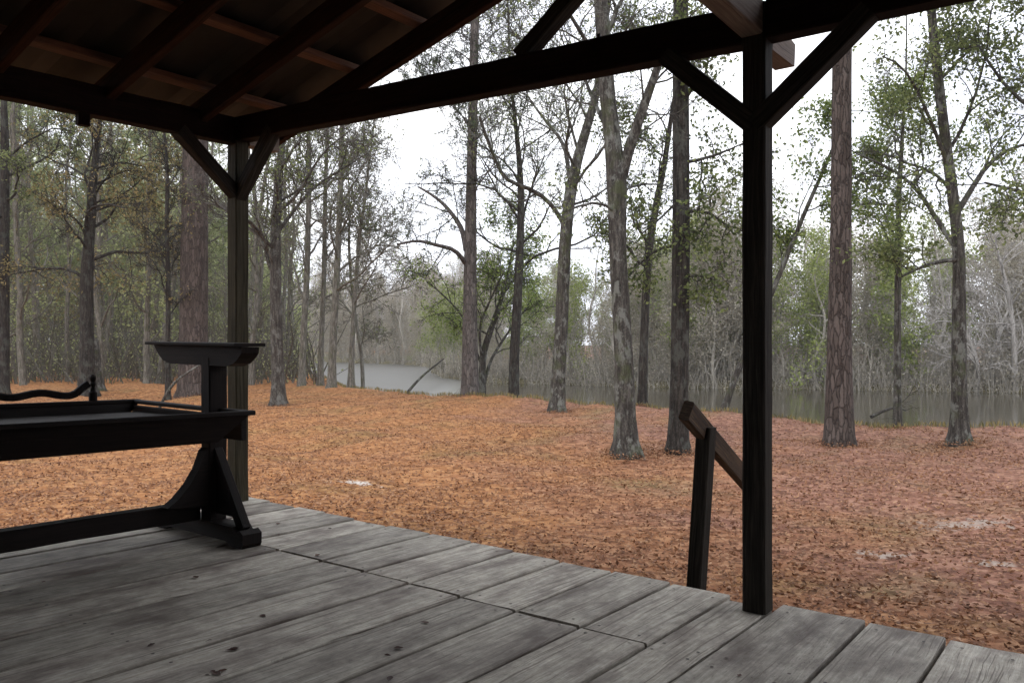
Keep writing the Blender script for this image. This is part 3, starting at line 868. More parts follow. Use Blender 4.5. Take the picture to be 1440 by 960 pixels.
# ------------------------------------------------------------------ leaf litter in the clearing (countless)
BASES = [(6.0 * 0 + (px - 720) / F * Y, Y, rr) for px, Y, rr in ((1180,14.35,.33),(1349,13.5,.22),(881,12.1,.26),(953,12.4,.2),(783,21,.25),(661,26.9,.35),(903,21.3,.2),(392,22.6,.28),(272,25,.5),(1262,17.3,.15))]
def litter():
    r = np.random.default_rng(5)
    n = 220000
    # density falls with distance
    y = 3.0 + 26 * r.uniform(0, 1, n) ** 1.35
    x = r.uniform(-0.75, 0.72, n) * (y + 1.5)
    q = LP.to_2d()
    dx, dy = x - LP.x, y - LP.y
    s = -(dx * A.x + dy * A.y); t = dx * B.x + dy * B.y
    keep = ~((t < EDGE + 0.03) & (s > -0.2)) & (y < y_near(x) - 0.3)
    x, y = x[keep], y[keep]
    # clumping
    c = np.sin(x * 1.7 + np.sin(y * 0.9)) * np.sin(y * 1.3 + 0.5) + r.normal(0, 0.8, len(x))
    k2 = c > -0.9; x, y = x[k2], y[k2]
    C = np.stack([x, y, gz(x, y) + r.uniform(0.004, 0.025, len(x))], axis=1)
    ex = []
    for bx, by, rr in BASES:
        m_ = 900; a = r.uniform(0, 6.28, m_); d = rr * 0.8 + np.abs(r.normal(0, 0.28, m_)); x_, y_ = bx + np.cos(a) * d, by + np.sin(a) * d
        ex.append(np.stack([x_, y_, gz(x_, y_) + 0.10 * np.exp(-(d - rr * .8) / 0.22) * r.uniform(0.2, 1, m_) + 0.01], axis=1))
    C = np.concatenate([C] + ex)
    v, f = leaf_quads(C, 0.04, r, 0.5, flat=0.7)
    tag(link("leaf_litter", mesh_arrays("leaf_litter", [(v, f, 0)], [L_LITTER], smooth=False)), "brown and orange dead leaves carpeting the clearing", "leaves", kind="stuff")
litter()

# ------------------------------------------------------------------ individual trees
def px_tree(seed, Y, pts, widths, extra_top=None, sides=14, flare=1.45, rough=0.025, jit=0.0):
    """pts: pixel path, first is the base; widths: diameter in pixels at each point"""
    base = W(pts[0][0], pts[0][1], Y)
    g = gzf(base.x, base.y)
    t = Tree(seed, (base.x, base.y, g)); t.rmin = max(0.004, 0.0003 * Y)
    P3 = [np.array((base.x, base.y, g - 0.15))]
    rad = [widths[0] / F * Y / 2]
    for (px, py), w in zip(pts[1:], widths[1:]):
        q = W(px, py, Y); P3.append(np.array((q.x, q.y + t.rng.normal(0, jit), q.z))); rad.append(w / F * Y / 2)
    if extra_top:
        L = extra_top; d = unit(P3[-1] - P3[-2]); d = unit(d + np.array([0, 0, 0.6]))
        last = P3[-1]
        for k in range(1, 5):
            last = last + unit(d + t.rng.normal(0, 0.08, 3)) * L / 4
            P3.append(last); rad.append(rad[-1] * 0.72)
    t.Q, t.R = t.trunk(P3, rad, sides, rough, flare)
    t.Y = Y
    return t
def frac(t, py):   # path parameter where the trunk passes pixel row py
    z = CAMZ + (HZ - py) / F * t.Y
    i = int(np.argmin(np.abs(t.Q[:, 2] - z))); return i / (len(t.Q) - 1)
def px_limb(t, pts, w0, w1, dy=0.0, kids=7, length=1.6, spec=None, maxlevel=4, lo=0.25):
    """limb given by pixels, drifting in depth by dy in total"""
    n = len(pts); P3 = []
    for i, (px, py) in enumerate(pts):
        Y = t.Y + dy * i / (n - 1); q = W(px, py, Y); P3.append((q.x, q.y, q.z))
    Q, R = t.limb(P3, w0 / F * t.Y / 2, w1 / F * t.Y / 2)
    if spec: t.sprout(Q, R, kids, lo, 1.0, length, 2, maxlevel, spec)
    return Q, R

BARE = dict(kids={1: 8, 2: 6, 3: 5}, ang=(0.5, 1.1), wob=0.2, up=0.05, ratio=0.55)
FULL = dict(kids={1: 7, 2: 6, 3: 5}, ang=(0.6, 1.2), wob=0.22, up=0.03, ratio=0.5)
PINE = dict(kids={1: 7, 2: 5, 3: 3}, ang=(1.0, 1.5), wob=0.14, up=0.05, ratio=0.42, mindz=-0.35)

# 1. big red-brown pine right of the post
t = px_tree(1, 14.35, [(1180,618),(1180,560),(1180,480),(1182,380),(1183,250),(1184,60)], [42,37,33,29.5,27,25], 9.0, sides=26, rough=0.015, flare=1.22)
t.sprout(t.Q, t.R, 9, 0.72, 1.0, 3.4, 1, 3, PINE, 0.35); t.needles(3.5, 0.17)
t.build("pine_tree", "thick straight pine with reddish brown plated bark, just right of the near deck post", "pine tree", B_PINE, L_PINE, twig=B_DARK)

# 2. oak at the right
t = px_tree(2, 13.5, [(1349,626),(1349,560),(1348,450),(1350,350),(1341,280),(1328,190),(1317,90),(1308,10)], [25,21,18.5,16.5,15,14,13,11], 5.0, sides=16)
px_limb(t, [(1346,365),(1322,366),(1296,372),(1270,392)], 7, 3, -0.8, 5, 1.1, BARE, 4, 0.5)
px_limb(t, [(1346,350),(1325,325),(1303,282),(1280,245),(1240,228),(1204,216)], 8, 3, 1.2, 9, 1.3, FULL)
px_limb(t, [(1336,240),(1300,150),(1275,85),(1240,80)], 6, 2, -1.0, 7, 1.1, FULL)
px_limb(t, [(1345,300),(1375,250),(1400,215),(1450,200)], 9, 4, 0.8, 8, 1.3, FULL)
t.sprout(t.Q, t.R, 10, 0.3, 0.98, 2.5, 1, 4, FULL, 0.4); t.leaves(4.6, 0.072, spread=0.13, patch=-0.6)
t.build("oak_tree", "slim grey tree with green leafy limbs, farthest right of the trunks on the clearing", "tree", B_OAK, L_OLIVE)

# 3. forked pale oak in the middle
t = px_tree(3, 12.1, [(881,645),(879,600),(878,500),(871,400),(866,330),(871,255),(860,190),(852,120),(848,20)], [36,30,26,25,24.5,30,24,22,21], 5.0, sides=20)
px_limb(t, [(873,250),(882,215),(897,175),(912,130),(928,88),(945,40)], 17, 8, -0.6, 8, 1.3, BARE)
px_limb(t, [(868,300),(845,275),(815,290),(790,300)], 5, 2, -0.9, 5, 0.9, BARE)
px_limb(t, [(862,200),(836,150),(824,110),(800,60)], 7, 3, 0.9, 6, 1.3, BARE)
px_limb(t, [(873,270),(905,255),(940,262)], 4, 2, 1.2, 4, 0.9, BARE)
t.sprout(t.Q, t.R, 7, 0.42, 1.0, 2.3, 1, 4, BARE, 0.35); t.leaves(1.6, 0.055, patch=-0.4)
t.build("oak_tree", "pale grey trunk forking into two limbs below the roof beam, left of the handrail", "tree", B_OAK, L_OLIVE)

# 4. dark straight evergreen
t = px_tree(4, 12.4, [(953,642),(954,600),(956,480),(958,300),(957,100),(957,0)], [28,26,25,25,23,21], 5.0, sides=16)
FE = dict(FULL, up=-0.03, ang=(0.9, 1.4))
px_limb(t, [(956,300),(985,290),(1010,300),(1030,330)], 6, 2, -0.6, 8, 0.8, FE)
px_limb(t, [(956,345),(930,340),(900,360),(880,390)], 5, 2, 0.9, 7, 0.75, FE)
px_limb(t, [(956,230),(990,225),(1020,215),(1045,200)], 6, 2, 0.7, 8, 0.9, FE)
px_limb(t, [(957,390),(980,385),(1005,395)], 4, 2, -0.5, 5, 0.6, FE)
px_limb(t, [(956,280),(930,310),(905,330)], 4, 2, -0.4, 6, 0.7, FE)
t.sprout(t.Q, t.R, 12, 0.42, 0.98, 1.5, 1, 4, FE, 0.3); t.leaves(2.6, 0.075, spread=0.12, patch=-0.8)
t.build("evergreen_tree", "dark straight trunk with glossy dark green leaves, directly behind the handrail top", "tree", B_DARK, L_MID)

# 5. curved tree with arching limb
t = px_tree(5, 21.0, [(783,576),(785,540),(790,450),(794,350),(800,280),(812,220),(832,160),(846,100)], [24,20,19,18,17,15,12,10], 5.0)
px_limb(t, [(794,318),(780,290),(760,270),(735,260),(708,258),(698,230),(685,195),(672,165)], 7, 4, -1.5, 9, 2.0, BARE)
px_limb(t, [(803,260),(795,205),(775,180),(740,135)], 7, 3, 1.5, 8, 2.2, BARE)
px_limb(t, [(798,290),(830,280),(860,262)], 4, 2, 1.5, 5, 1.5, BARE)
t.sprout(t.Q, t.R, 15, 0.4, 1.0, 3.8, 1, 4, BARE, 0.3); t.leaves(1.6, 0.065, patch=-0.6)
t.build("hardwood_tree", "leaning grey trunk with one long limb arching left, left of the pale forked tree", "tree", B_OAK, L_OLIVE)

# 6. central tall pine
t = px_tree(6, 26.9, [(661,556),(661,535),(661,400),(663,250),(666,100),(668,20)], [27,24,18.5,14.5,13,12], 7.0, sides=18, rough=0.012, flare=1.25)
px_limb(t, [(656,372),(640,350),(612,345),(585,335),(560,345)], 7, 3, -2.5, 8, 1.7, PINE)
px_limb(t, [(656,352),(650,320),(632,295),(608,275),(590,262)], 9, 3, 2.0, 8, 1.9, PINE)
t.sprout(t.Q, t.R, 17, 0.62, 1.0, 4.6, 1, 3, dict(PINE, kids={1: 9, 2: 6}), 0.35); t.sprout(t.Q, t.R, 16, 0.30, 0.66, 4.2, 1, 4, dict(BARE, up=0.0, kids={1: 7, 2: 5, 3: 4}), 0.16); t.needles(0.35, 0.16, 0.08); t.leaves(0.9, 0.07)
t.build("pine_tree", "tall straight grey brown pine alone at the river bank, centre of the clearing edge", "pine tree", B_PINE2, L_PINE, twig=B_DARK)

# 7. slim tree right of the pine
t = px_tree(7, 27.0, [(722,553),(723,500),(728,420),(732,330),(733,260),(728,200)], [17,14,13,11,9,7], 5.0)
px_limb(t, [(732,320),(742,280),(765,220)], 4, 2, 1.0, 6, 2.2, BARE)
t.sprout(t.Q, t.R, 20, 0.35, 1.0, 4.4, 1, 4, BARE, 0.35); t.leaves(1.3, 0.075, patch=-0.6)
t.build("hardwood_tree", "slim dark trunk beside the water, right of the tall central pine", "tree", B_DARK, L_OLIVE)

# 7b. crooked green tree behind the pine
t = px_tree(71, 28.5, [(680,551),(678,520),(676,500),(690,465),(702,430),(712,395)], [11,10,10,9,7,5], 1.5)
px_limb(t, [(681,540),(690,505),(712,470),(735,440),(748,420)], 5, 2, 1.5, 10, 2.0, FULL, 4, 0.3)
px_limb(t, [(678,505),(672,460),(690,420),(710,380)], 4.5, 2, -1.5, 9, 2.0, FULL, 4, 0.3)
px_limb(t, [(677,512),(650,440),(620,410),(600,395)], 4, 2, 0, 9, 1.6, FULL, 4, 0.4)
t.sprout(t.Q, t.R, 10, 0.5, 1.0, 2.6, 1, 4, FULL, 0.4); t.leaves(2.8, 0.09, spread=0.18)
t.build("small_tree", "low crooked several stemmed tree with fresh green leaves behind the central pine", "tree", B_OAK, L_BUSH)

# 8. slim tree between the two near trunks
t = px_tree(8, 21.3, [(903,573),(905,500),(908,420),(912,350),(922,290),(936,225)], [14,12,11,11,10,8], 5.0)
t.sprout(t.Q, t.R, 12, 0.3, 1.0, 2.2, 1, 4, FULL, 0.4); t.leaves(3.0, 0.10, spread=0.14, patch=-0.8)
t.build("hardwood_tree", "slim tree with dark green leaves seen between the forked trunk and the dark straight one", "tree", B_DARK, L_MID)

# 9. leaning trunk
t = px_tree(9, 19.6, [(1012,580),(1030,540),(1048,495),(1080,425),(1105,365),(1135,290),(1165,225),(1195,150)], [11,8,7.5,7,6.5,6,5,4], None)
t.sprout(t.Q, t.R, 8, 0.45, 1.0, 2.2, 1, 4, FULL, 0.4); t.leaves(3.2, 0.10, spread=0.14, patch=-0.9)
t.build("leaning_tree", "thin grey trunk leaning steeply to the right behind the near deck post", "tree", B_OAK, L_GREEN)

# 10. thin tree at the water, right
t = px_tree(10, 17.3, [(1262,590),(1262,540),(1262,430),(1264,340),(1262,300),(1268,220)], [11,10,9,9,7,6], 3.0)
px_limb(t, [(1264,345),(1245,300),(1225,265),(1205,245)], 3, 1.5, 0.5, 6, 1.0, BARE)
t.sprout(t.Q, t.R, 12, 0.35, 1.0, 2.0, 1, 4, FULL, 0.4); t.leaves(4.0, 0.075, spread=0.13, patch=-0.8)
t.build("young_tree", "thin upright tree at the water between the big red pine and the far right tree", "tree", B_OAK, L_GREEN)

# right-hand edge tree (outside the frame at its foot), limbs reach in
t = px_tree(12, 12.0, [(1560,640),(1555,500),(1545,350),(1530,200),(1520,60)], [30,27,25,22,18], 4.0)
px_limb(t, [(1530,200),(1480,180),(1440,150),(1400,110),(1372,60)], 8, 3, 0.8, 10, 1.1, FULL)
px_limb(t, [(1542,320),(1490,290),(1440,270),(1385,255)], 8, 3, -1.0, 10, 1.1, FULL)
t.sprout(t.Q, t.R, 10, 0.4, 1.0, 2.2, 1, 4, FULL, 0.35); t.leaves(4.6, 0.07, spread=0.13, patch=-0.9)
t.build("evergreen_tree", "green leafy limbs reaching in from a tree beyond the right edge", "tree", B_DARK, L_OLIVE)

# 11. big pine left of the left post
t = px_tree(20, 25.0, [(272,562),(272,500),(273,350),(275,200),(277,60)], [42,39,37,34,30], 8.0, sides=22, rough=0.012, flare=1.15)
t.sprout(t.Q, t.R, 10, 0.7, 1.0, 4.0, 1, 3, PINE, 0.35); t.needles(3, 0.2)
t.build("pine_tree", "very thick reddish pine trunk just left of the left deck post", "pine tree", B_PINE, L_PINE, twig=B_DARK)

# 12. tree right of the left post
t = px_tree(21, 22.6, [(392,571),(391,530),(388,450),(387,350),(390,270),(398,190)], [23,18,16.5,15,12,9], 4.0)
px_limb(t, [(388,330),(410,300),(440,262),(480,238),(520,215)], 6, 2, 1.5, 9, 1.8, BARE)
px_limb(t, [(389,300),(420,275),(450,215),(490,185)], 5, 2, -1.0, 8, 1.8, BARE)
px_limb(t, [(387,380),(372,340),(360,300)], 4, 2, -1.0, 5, 1.5, BARE)
t.sprout(t.Q, t.R, 12, 0.3, 1.0, 2.8, 1, 4, BARE, 0.4); t.leaves(1.8, 0.08, patch=-0.3)
t.build("hardwood_tree", "mottled grey tree with bare limbs reaching right, right of the left deck post", "tree", B_WOOD2, L_OLIVE)

# 13-16 the slim row toward the river bend
SL = [(22, 31.0, [(466,546),(468,480),(474,380),(479,260),(481,160)], [13,10,9,8,7], "taller slim dark trunk of the group where the river first shows"),
      (23, 31.5, [(493,545),(495,480),(500,400),(506,330),(515,270)], [10,7,6,5,4], "thin bent trunk standing in front of the bright river water"),
      (24, 33.0, [(424,542),(427,470),(432,380),(434,280),(434,190)], [11,9,8,7,6], "slim grey trunk next right of the mottled tree by the left post"),
      (25, 34.0, [(450,543),(452,470),(456,380),(457,280),(460,200)], [9,7,7,6,5], "thin pale trunk midway in the slim group left of the river"),
      (26, 36.0, [(512,541),(509,500),(500,450),(494,400),(490,340)], [7,5,5,4,4], "thin sapling crossing the bent trunk beside the bright water")]
for sd, Y, pts, wd, lab in SL:
    t = px_tree(sd, Y, pts, wd, 4.5, sides=9)
    t.sprout(t.Q, t.R, 15, 0.22, 1.0, 3.4, 1, 4, BARE, 0.45); t.leaves(0.8, 0.08, patch=-0.2)
    t.build("slim_tree", lab, "tree", B_WOOD, L_OLIVE, group="slim trees by the river bend")

# 17. dark trunk with rusty foliage at left
t = px_tree(30, 27.0, [(123,560),(122,470),(122,380),(128,300),(134,220)], [22,18,17,13,9], 3.0)
t.sprout(t.Q, t.R, 26, 0.35, 1.0, 3.4, 1, 4, dict(FULL, up=-0.02), 0.35); t.leaves(1.9, 0.10, spread=0.18, patch=-0.7)
t.build("beech_tree", "dark trunk with a broad crown of rusty olive leaves, above the table at left", "tree", B_DARK, L_RUST)
t = px_tree(31, 27.0, [(5,560),(6,470),(6,350),(7,200)], [16,14,13,11], 6.0)
t.sprout(t.Q, t.R, 16, 0.35, 1.0, 3.0, 1, 4, FULL, 0.35); t.leaves(2.2, 0.11, spread=0.16, patch=-0.7)
t.build("evergreen_tree", "dark leafy trunk at the far left edge of the view", "tree", B_DARK, L_OLIVE)
t = px_tree(32, 24.5, [(236,562),(236,470),(237,400),(234,320),(236,240),(232,190)], [8,7,7,6,5,4], 2.0, sides=8)
t.sprout(t.Q, t.R, 18, 0.25, 1.0, 1.7, 1, 4, BARE, 0.45); t.leaves(0.3, 0.08, patch=0.0)
t.build("young_tree", "thin dark sapling with bare twigs left of the thick reddish pine", "tree", B_DARK, L_RUST)
# broken snag
t = px_tree(33, 29.0, [(132,552),(131,530),(130,500),(129,478)], [26,22,21,17], None, sides=12)
t.build("tree_stump", "short pale broken trunk beside the dark trunk with rusty leaves", "tree stump", B_OAK, L_OLIVE)
# leaning stick and shoots near the big pine
t = px_tree(34, 21.0, [(217,570),(240,540),(262,524),(283,512)], [4,4,3,3], None, sides=7, flare=1.0)
t.build("fallen_branch", "thin broken stick leaning behind the table, left of the thick reddish pine", "branch", B_OAK, L_OLIVE)
# fallen trunks at the water
def log(name, label, Y, pts, w0, w1, sd, bark=B_DARK, seg=None):
    b = W(pts[0][0], pts[0][1], Y); t = Tree(sd, (b.x, b.y, gzf(b.x, b.y))); t.Y = Y
    P3 = [tuple(W(x, y, Y + dz)) for (x, y, dz) in [(p[0], p[1], p[2] if len(p) > 2 else 0) for p in pts]]
    Q, R = t.limb(P3, w0 / F * Y / 2, w1 / F * Y / 2, 9)
    t.sprout(Q, R, 4, 0.4, 1.0, 0.8, 2, 3, BARE)
    t.build(name, label, "fallen tree", bark, L_OLIVE)
log("fallen_tree", "dead dark trunk slanting up from the bank in front of the bright water", 30.5, [(572,553,0),(590,530,0.5),(606,518,1),(625,504,1.5)], 4.5, 2, 40, B_OAK)
log("driftwood", "pale tangled driftwood at the water between the big red pine and far right tree", 17.6, [(1225,586,0),(1245,574,0.2),(1262,566,0.3),(1275,578,0.5)], 5, 2, 42, B_OAK)

# pale bleached trees on the far bank, right
for sd, pts, Y, lab in [(50, [(1428,545),(1426,480),(1420,420),(1405,360)], 46.0, "white bare trunk on the far bank at the right edge"),
                        (51, [(1385,548),(1395,500),(1410,455),(1400,430)], 47.5, "bleached crooked tree leaning over the far water at the right"),
                        (52, [(1372,552),(1376,520),(1366,480),(1345,455)], 46.5, "low pale tangle of bare limbs on the far bank behind the far right tree")]:
    t = px_tree(sd, Y, pts, [8,7,6,4], 1.5, sides=8, flare=1.1)
    t.sprout(t.Q, t.R, 16, 0.1, 1.0, 3.2, 1, 4, dict(BARE, up=-0.03, kids={1:5,2:4,3:3}), 0.6)
    t.build("bleached_tree", lab, "tree", B_PALE, L_OLIVE, twig=B_PALE)

# ------------------------------------------------------------------ repeats: the dense wood
def proto(seed, H, r, kind):
    t = Tree(seed, (0, 0, 0)); rg = t.rng
    n = 9; P3 = [np.array((0, 0, -0.4))]
    dr = rg.normal(0, 0.03, 2)
    for k in range(1, n):
        P3.append(np.array((dr[0] * k * H / n + rg.normal(0, 0.12), dr[1] * k * H / n + rg.normal(0, 0.12), H * k / (n - 1))))
    R = np.linspace(r, r * 0.3, n)
    t.Q, t.R = t.trunk(P3, R, 8, 0.02, 1.3)
    if kind == 'bare':
        t.sprout(t.Q, t.R, 22, 0.15, 1.0, H * 0.22, 1, 4, dict(BARE, kids={1: 5, 2: 4, 3: 3}), 0.4); t.leaves(0.35, 0.10)
        return t.meshes(B_WOOD, L_OLIVE)
    if kind == 'pine':
        t.sprout(t.Q, t.R, 24, 0.25, 1.0, H * 0.2, 1, 3, dict(PINE, kids={1: 7, 2: 5}), 0.35); t.needles(1.3, 0.26, 0.12)
        return t.meshes(B_WOOD, L_WOODP)
    if kind == 'green':
        t.sprout(t.Q, t.R, 22, 0.1, 1.0, H * 0.24, 1, 4, dict(FULL, kids={1: 5, 2: 4, 3: 3}), 0.4); t.leaves(1.6, 0.15, spread=0.22, patch=-0.9)
        return t.meshes(B_WOOD, L_WOODG)
    if kind == 'rust':
        t.sprout(t.Q, t.R, 22, 0.15, 1.0, H * 0.24, 1, 4, dict(FULL, kids={1: 5, 2: 4, 3: 3}), 0.4); t.leaves(1.7, 0.13, spread=0.2, patch=-0.8)
        return t.meshes(B_WOOD, L_RUST)
PR = {}
for i, (k, H, r) in enumerate([('bare', 17, 0.17), ('bare', 14, 0.12), ('pine', 19, 0.2), ('pine', 16, 0.16), ('green', 12, 0.13), ('green', 15, 0.16), ('rust', 12, 0.12), ('bare', 12, 0.09)]):
    PR[i] = (k, proto(100 + i, H, r, k))
WOODLAB = {'bare': ("bare_tree", "bare grey trunk with fine twigs in the dense wood beyond the clearing's left side", "bare trees in the dense wood at left"),
           'pine': ("wood_pine", "dark needled pine in the dense wood beyond the clearing's left side", "pines in the dense wood at left"),
           'green': ("leafy_tree", "olive leaved tree in the dense wood beyond the clearing's left side", "leafy trees in the dense wood at left"),
           'rust': ("rusty_tree", "rusty leaved small tree in the dense wood beyond the clearing's left side", "rusty leaved trees in the dense wood at left")}
rw = random.Random(9)
def place(i, x, y, sc, lab=None):
    k, (tr, cr) = PR[i]; nm, lb, gp = WOODLAB[k]
    if lab: lb, gp = lab
    e = empty(nm, (x, y, gzf(x, y)), lb, "tree", gp)
    e.rotation_euler = (rw.uniform(-0.04, 0.04), rw.uniform(-0.04, 0.04), rw.uniform(0, 6.28)); e.scale = (sc, sc, sc)
    link("trunk", tr, e); link("crown", cr, e)
spots = []
tries = 0
while len(spots) < 60 and tries < 6000:
    tries += 1
    y = rw.uniform(33, 62); px = rw.uniform(-60, 470)
    x = (px - 720) / F * y
    if y > y_near(x) - 2.0: continue
    if px > 380 and y < 38: continue
    if any((x - a) ** 2 + (y - b) ** 2 < 1.6 for a, b in spots): continue
    spots.append((x, y))
for (x, y) in spots:
    px = 720 + F * x / y
    if px < 240: i = rw.choice([0, 1, 2, 3, 4, 4, 5, 5, 6, 7])
    else: i = rw.choice([0, 0, 1, 1, 7, 7, 7, 4])
    place(i, x, y, rw.uniform(0.8, 1.1))
# a few trees to the far left and behind, only seen from another step
for (x, y) in ((-24, 20), (-20, 12), (24, 12), (22, 4), (-14, -6), (14, -9), (3, -14), (-4, -16)):
    place(rw.choice([0, 2, 5]), x, y, 1.0, ("tall tree of the surrounding wood beside the pavilion", "surrounding trees"))

# ------------------------------------------------------------------ masses: far woods and understory
def xf(part, x, y, z, rot, sc):
    v, f, k = part
    c, s = math.cos(rot), math.sin(rot)
    R = np.array([[c, -s, 0], [s, c, 0], [0, 0, 1]])
    return (v @ R.T * sc + np.array([x, y, z]), f, k)
def simple_parts(seed, H, r, kind, dens=1.0):
    t = Tree(seed, (0, 0, 0)); rg = t.rng; n = 7
    P3 = [np.array((0, 0, -0.6))] + [np.array((rg.normal(0, 0.25), rg.normal(0, 0.25), H * k / (n - 1))) for k in range(1, n)]
    t.Q, t.R = t.trunk(P3, np.linspace(r, r * 0.25, n), 5, 0, 1.2)
    t.sprout(t.Q, t.R, 20, 0.08, 1.0, H * 0.27, 1, 4, dict(BARE, kids={1: 6, 2: 4, 3: 3}, wob=0.25), 0.5)
    if kind == 'green': t.leaves(2.8 * dens, 0.19, spread=0.3, patch=-0.9)
    elif kind == 'bud': t.leaves(4.2 * dens, 0.14, spread=0.35)
    return t
far = []
protoF = [(simple_parts(200 + i, H, r, k), k) for i, (H, r, k) in enumerate([(10, 0.13, 'bud'), (12, 0.15, 'bud'), (9, 0.11, 'green'), (11, 0.14, 'bare'), (8, 0.10, 'bud'), (7, 0.09, 'green')])]
rf = random.Random(3)
tw, lg, lb_ = Acc(), Acc(), Acc()
def add_far(i, x, y, sc):
    t, k = protoF[i]; rot = rf.uniform(0, 6.28); z = gzf(x, y)
    for a in (t.wood, t.twig):
        v, f, _ = xf(a.part(0), x, y, z, rot, sc); tw.add(v, f)
    if t.leaf.v:
        v, f, _ = xf(t.leaf.part(0), x, y, z, rot, sc); (lg if k == 'green' else lb_).add(v, f)
for n_ in range(165):
    px = rf.uniform(560, 1560); u = rf.random() ** 1.3
    for _ in range(40):
        y = rf.uniform(45, 90) if px > 680 else rf.uniform(70, 135)
        x = (px - 720) / F * y
        d = y - float(y_far(x))
        if 0.5 < d < 26: break
    else: continue
    hh = 1.0 if px > 900 else (0.82 if px > 760 else 0.72)
    add_far(rf.choice([0, 1, 2, 3, 4, 4, 5, 2, 5, 2] if px < 1350 else [0, 1, 3, 3, 4, 4, 5]), x, y, hh * rf.uniform(0.75, 1.15))
for n_ in range(190):      # beyond the river bend
    px = rf.uniform(400, 700); y = rf.uniform(106, 260); x = (px - 720) / F * y
    if y < float(y_far(x)) + 1: continue
    add_far(rf.choice([0, 1, 1, 3, 4]), x, y, rf.uniform(0.95, 1.35))
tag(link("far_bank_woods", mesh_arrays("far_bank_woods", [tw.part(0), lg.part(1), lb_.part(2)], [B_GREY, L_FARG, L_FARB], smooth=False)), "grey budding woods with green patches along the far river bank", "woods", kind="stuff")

# brush: countless thin stems along the far bank and under the left wood
def brush(name, label, pts, hts, mat, leafm, seed, leafn=4, lsz=0.09):
    r = np.random.default_rng(seed); n = len(pts)
    V = []; 
    base = np.stack([pts[:, 0], pts[:, 1], gz(pts[:, 0], pts[:, 1]) - 0.1], axis=1)
    lean = r.normal(0, 0.38, (n, 2)); top = base + np.stack([lean[:, 0] * hts, lean[:, 1] * hts, hts], axis=1)
    mid = (base + top) / 2 + r.normal(0, 0.1, (n, 3))
    w = (0.012 + 0.006 * hts)[:, None] * r.uniform(0.5, 1.3, (n, 1))
    A_ = Acc()
    for ax in (np.array([1.0, 0, 0]), np.array([0, 1.0, 0])):
        v = np.stack([base - ax * w, base + ax * w, mid + ax * w * .7, top + ax * w * .15, top - ax * w * .15, mid - ax * w * .7], axis=1).reshape(-1, 3)
        i = np.arange(n)[:, None] * 6
        f = np.concatenate([i + np.array([[0, 1, 2, 5]]), i + np.array([[5, 2, 3, 4]])]); A_.add(v, f)
    k = leafn
    fr = r.uniform(0.25, 1.0, (n, k, 1)); c = (base[:, None] * (1 - fr) + top[:, None] * fr + r.normal(0, 0.22, (n, k, 3))).reshape(-1, 3)
    lv, lf = leaf_quads(c, lsz, r, 0.5)
    tag(link(name, mesh_arrays(name, [A_.part(0), (lv, lf, 1)], [mat, leafm], smooth=False)), label, "brush", kind="stuff")
r = np.random.default_rng(21)
px = r.uniform(480, 1600, 9000); d = r.uniform(0.2, 8, 9000)
pts = []
for p_, d_ in zip(px, d):
    # solve y = y_far(x)+d along pixel ray
    y = 50.0
    for _ in range(12): y = float(y_far((p_ - 720) / F * y)) + d_
    pts.append(((p_ - 720) / F * y, y))
pts = np.array(pts)
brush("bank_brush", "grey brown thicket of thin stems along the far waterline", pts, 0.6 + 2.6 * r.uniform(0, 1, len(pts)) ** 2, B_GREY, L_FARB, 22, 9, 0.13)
n_ = 4500
y = r.uniform(34, 66, n_); px = r.uniform(-80, 480, n_); x = (px - 720) / F * y
ok = y < y_near(x) - 1.0
pts = np.stack([x[ok], y[ok]], axis=1)
brush("wood_understory", "dense dark olive undergrowth of thin stems beneath the left wood", pts, r.uniform(0.3, 3.5, len(pts)), B_WOOD, L_WOODG, 23, 4, 0.12)
# far backing wood behind the left trees
tw2, lg2 = Acc(), Acc()
for n_ in range(85):
    px = rf.uniform(-80, 520); y = rf.uniform(62, 105); x = (px - 720) / F * y
    if y > float(y_near(x)) - 2: continue
    t, k = protoF[rf.choice([2, 5, 2, 0, 1, 3])]; rot = rf.uniform(0, 6.28); z = gzf(x, y); sc = rf.uniform(1.1, 1.5)
    for a in (t.wood, t.twig):
        v, f, _ = xf(a.part(0), x, y, z, rot, sc); tw2.add(v, f)
    if t.leaf.v:
        v, f, _ = xf(t.leaf.part(0), x, y, z, rot, sc); lg2.add(v, f)
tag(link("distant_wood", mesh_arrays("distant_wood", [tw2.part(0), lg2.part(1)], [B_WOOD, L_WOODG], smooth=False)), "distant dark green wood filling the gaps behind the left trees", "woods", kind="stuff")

# bank grass
r = np.random.default_rng(31); n_ = 5000
x = r.uniform(-9, 16, n_); y = y_near(x) + r.normal(0.1, 0.45, n_)
C = np.stack([x, y, gz(x, y) + 0.05], axis=1)
v, f = leaf_quads(C, 0.15, r, 0.12, axis=np.tile(np.array([[0, 0, 1.2]]), (n_, 1)))
tag(link("bank_grass", mesh_arrays("bank_grass", [(v, f, 0)], [L_RUST], smooth=False)), "sparse yellow green grass along the near bank edge", "grass", kind="stuff")

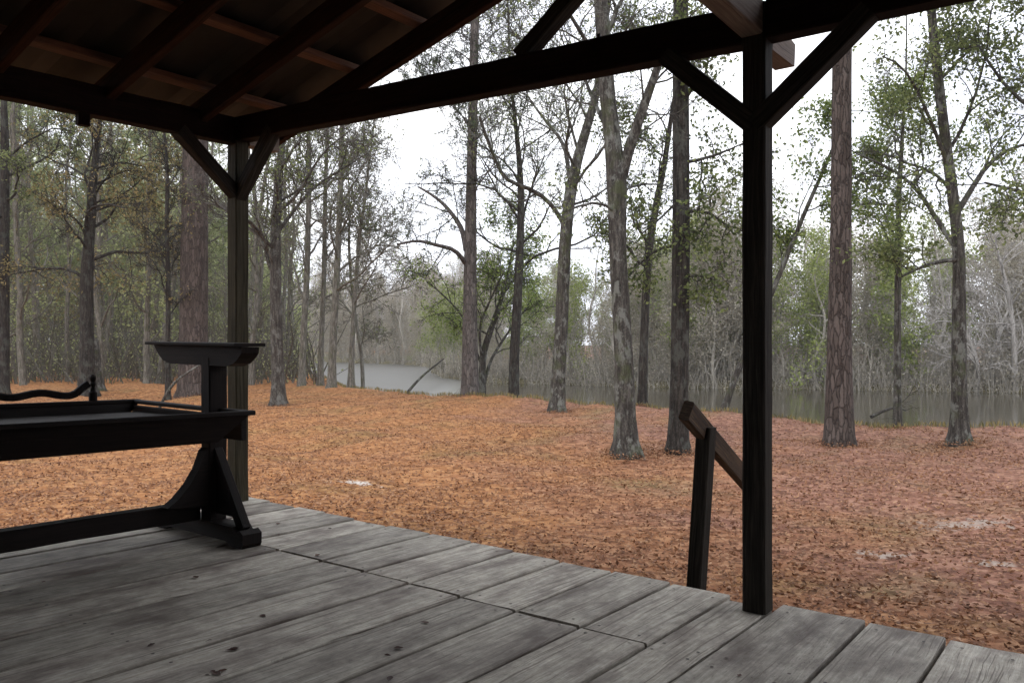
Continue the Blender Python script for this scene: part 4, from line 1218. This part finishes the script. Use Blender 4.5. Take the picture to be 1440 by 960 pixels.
# ------------------------------------------------------------------ haze
HAZE = True
if HAZE:
    m, nt, out = new_mat("river_haze")
    pv = nt.nodes.new("ShaderNodeVolumePrincipled")
    pv.inputs["Color"].default_value = (0.93, 0.95, 1.0, 1); pv.inputs["Density"].default_value = 0.00045
    pv.inputs["Anisotropy"].default_value = 0.2
    nt.links.new(pv.outputs[0], out.inputs["Volume"])
    x0, x1, y0, y1, z0, z1 = -510, 510, -210, 710, -5.0, 32
    V = np.array([(x, y, z) for z in (z0, z1) for y in (y0, y1) for x in (x0, x1)], float)
    Fh = np.array([(0,2,3,1),(4,5,7,6),(0,1,5,4),(2,6,7,3),(0,4,6,2),(1,3,7,5)])
    tag(link("haze", mesh_arrays("haze", [(V, Fh, 0)], [m], smooth=False)), "thin pale mist over the river and woods", kind="stuff")

# ------------------------------------------------------------------ sky and light
w = bpy.data.worlds.new("World"); scene.world = w; w.use_nodes = True
nt = w.node_tree; bg = nt.nodes["Background"]; n = N(nt)
sky = nt.nodes.new("ShaderNodeTexSky"); sky.sky_type = 'NISHITA'; sky.sun_disc = False
SE, SRt = math.radians(48), math.radians(200)
sky.sun_elevation = SE; sky.sun_rotation = SRt; sky.dust_density = 3.0; sky.air_density = 1.0
tc = n.n("ShaderNodeTexCoord").outputs["Generated"]
cl = n.noise(n.mapping(tc, (1, 1, 2.6)), 2.2, 5, 0.55, 0.3)
cloud = n.ramp(cl, [(0.35, (9.2, 9.7, 11.2)), (0.62, (12.6, 12.8, 13.2))])
cover = n.ramp(cl, [(0.25, 0.86), (0.55, 0.97)])
nt.links.new(n.mix(cover, sky.outputs[0], cloud), bg.inputs[0])
bg.inputs[1].default_value = 0.10
sl = bpy.data.lights.new("sun", 'SUN'); sl.energy = 0.6; sl.angle = math.radians(30); sl.color = (1.0, 0.97, 0.93)
so = bpy.data.objects.new("sun", sl); COL.objects.link(so)
so.location = (0, 0, 60)
dirv = Vector((math.sin(SRt) * math.cos(SE), math.cos(SRt) * math.cos(SE), math.sin(SE)))
so.rotation_euler = (-dirv).to_track_quat('-Z', 'Y').to_euler()

# ------------------------------------------------------------------ camera
cd = bpy.data.cameras.new("camera"); cam = bpy.data.objects.new("camera", cd); COL.objects.link(cam)
cam.location = (0, 0, CAMZ); cam.rotation_euler = (math.radians(90), 0, 0)
cd.sensor_width = 36; cd.lens = 36 * F / 1440; cd.shift_y = (HZ - 480) / 1440.0
cd.clip_end = 2000; cd.clip_start = 0.05
scene.camera = cam
vs = scene.view_settings; vs.view_transform = 'Standard'; vs.look = 'None'; vs.exposure = 0.86; vs.gamma = 1
scene.render.engine = 'CYCLES'
cy = scene.cycles; cy.max_bounces = 8; cy.diffuse_bounces = 4; cy.volume_bounces = 1; cy.transmission_bounces = 4
cy.use_denoising = True
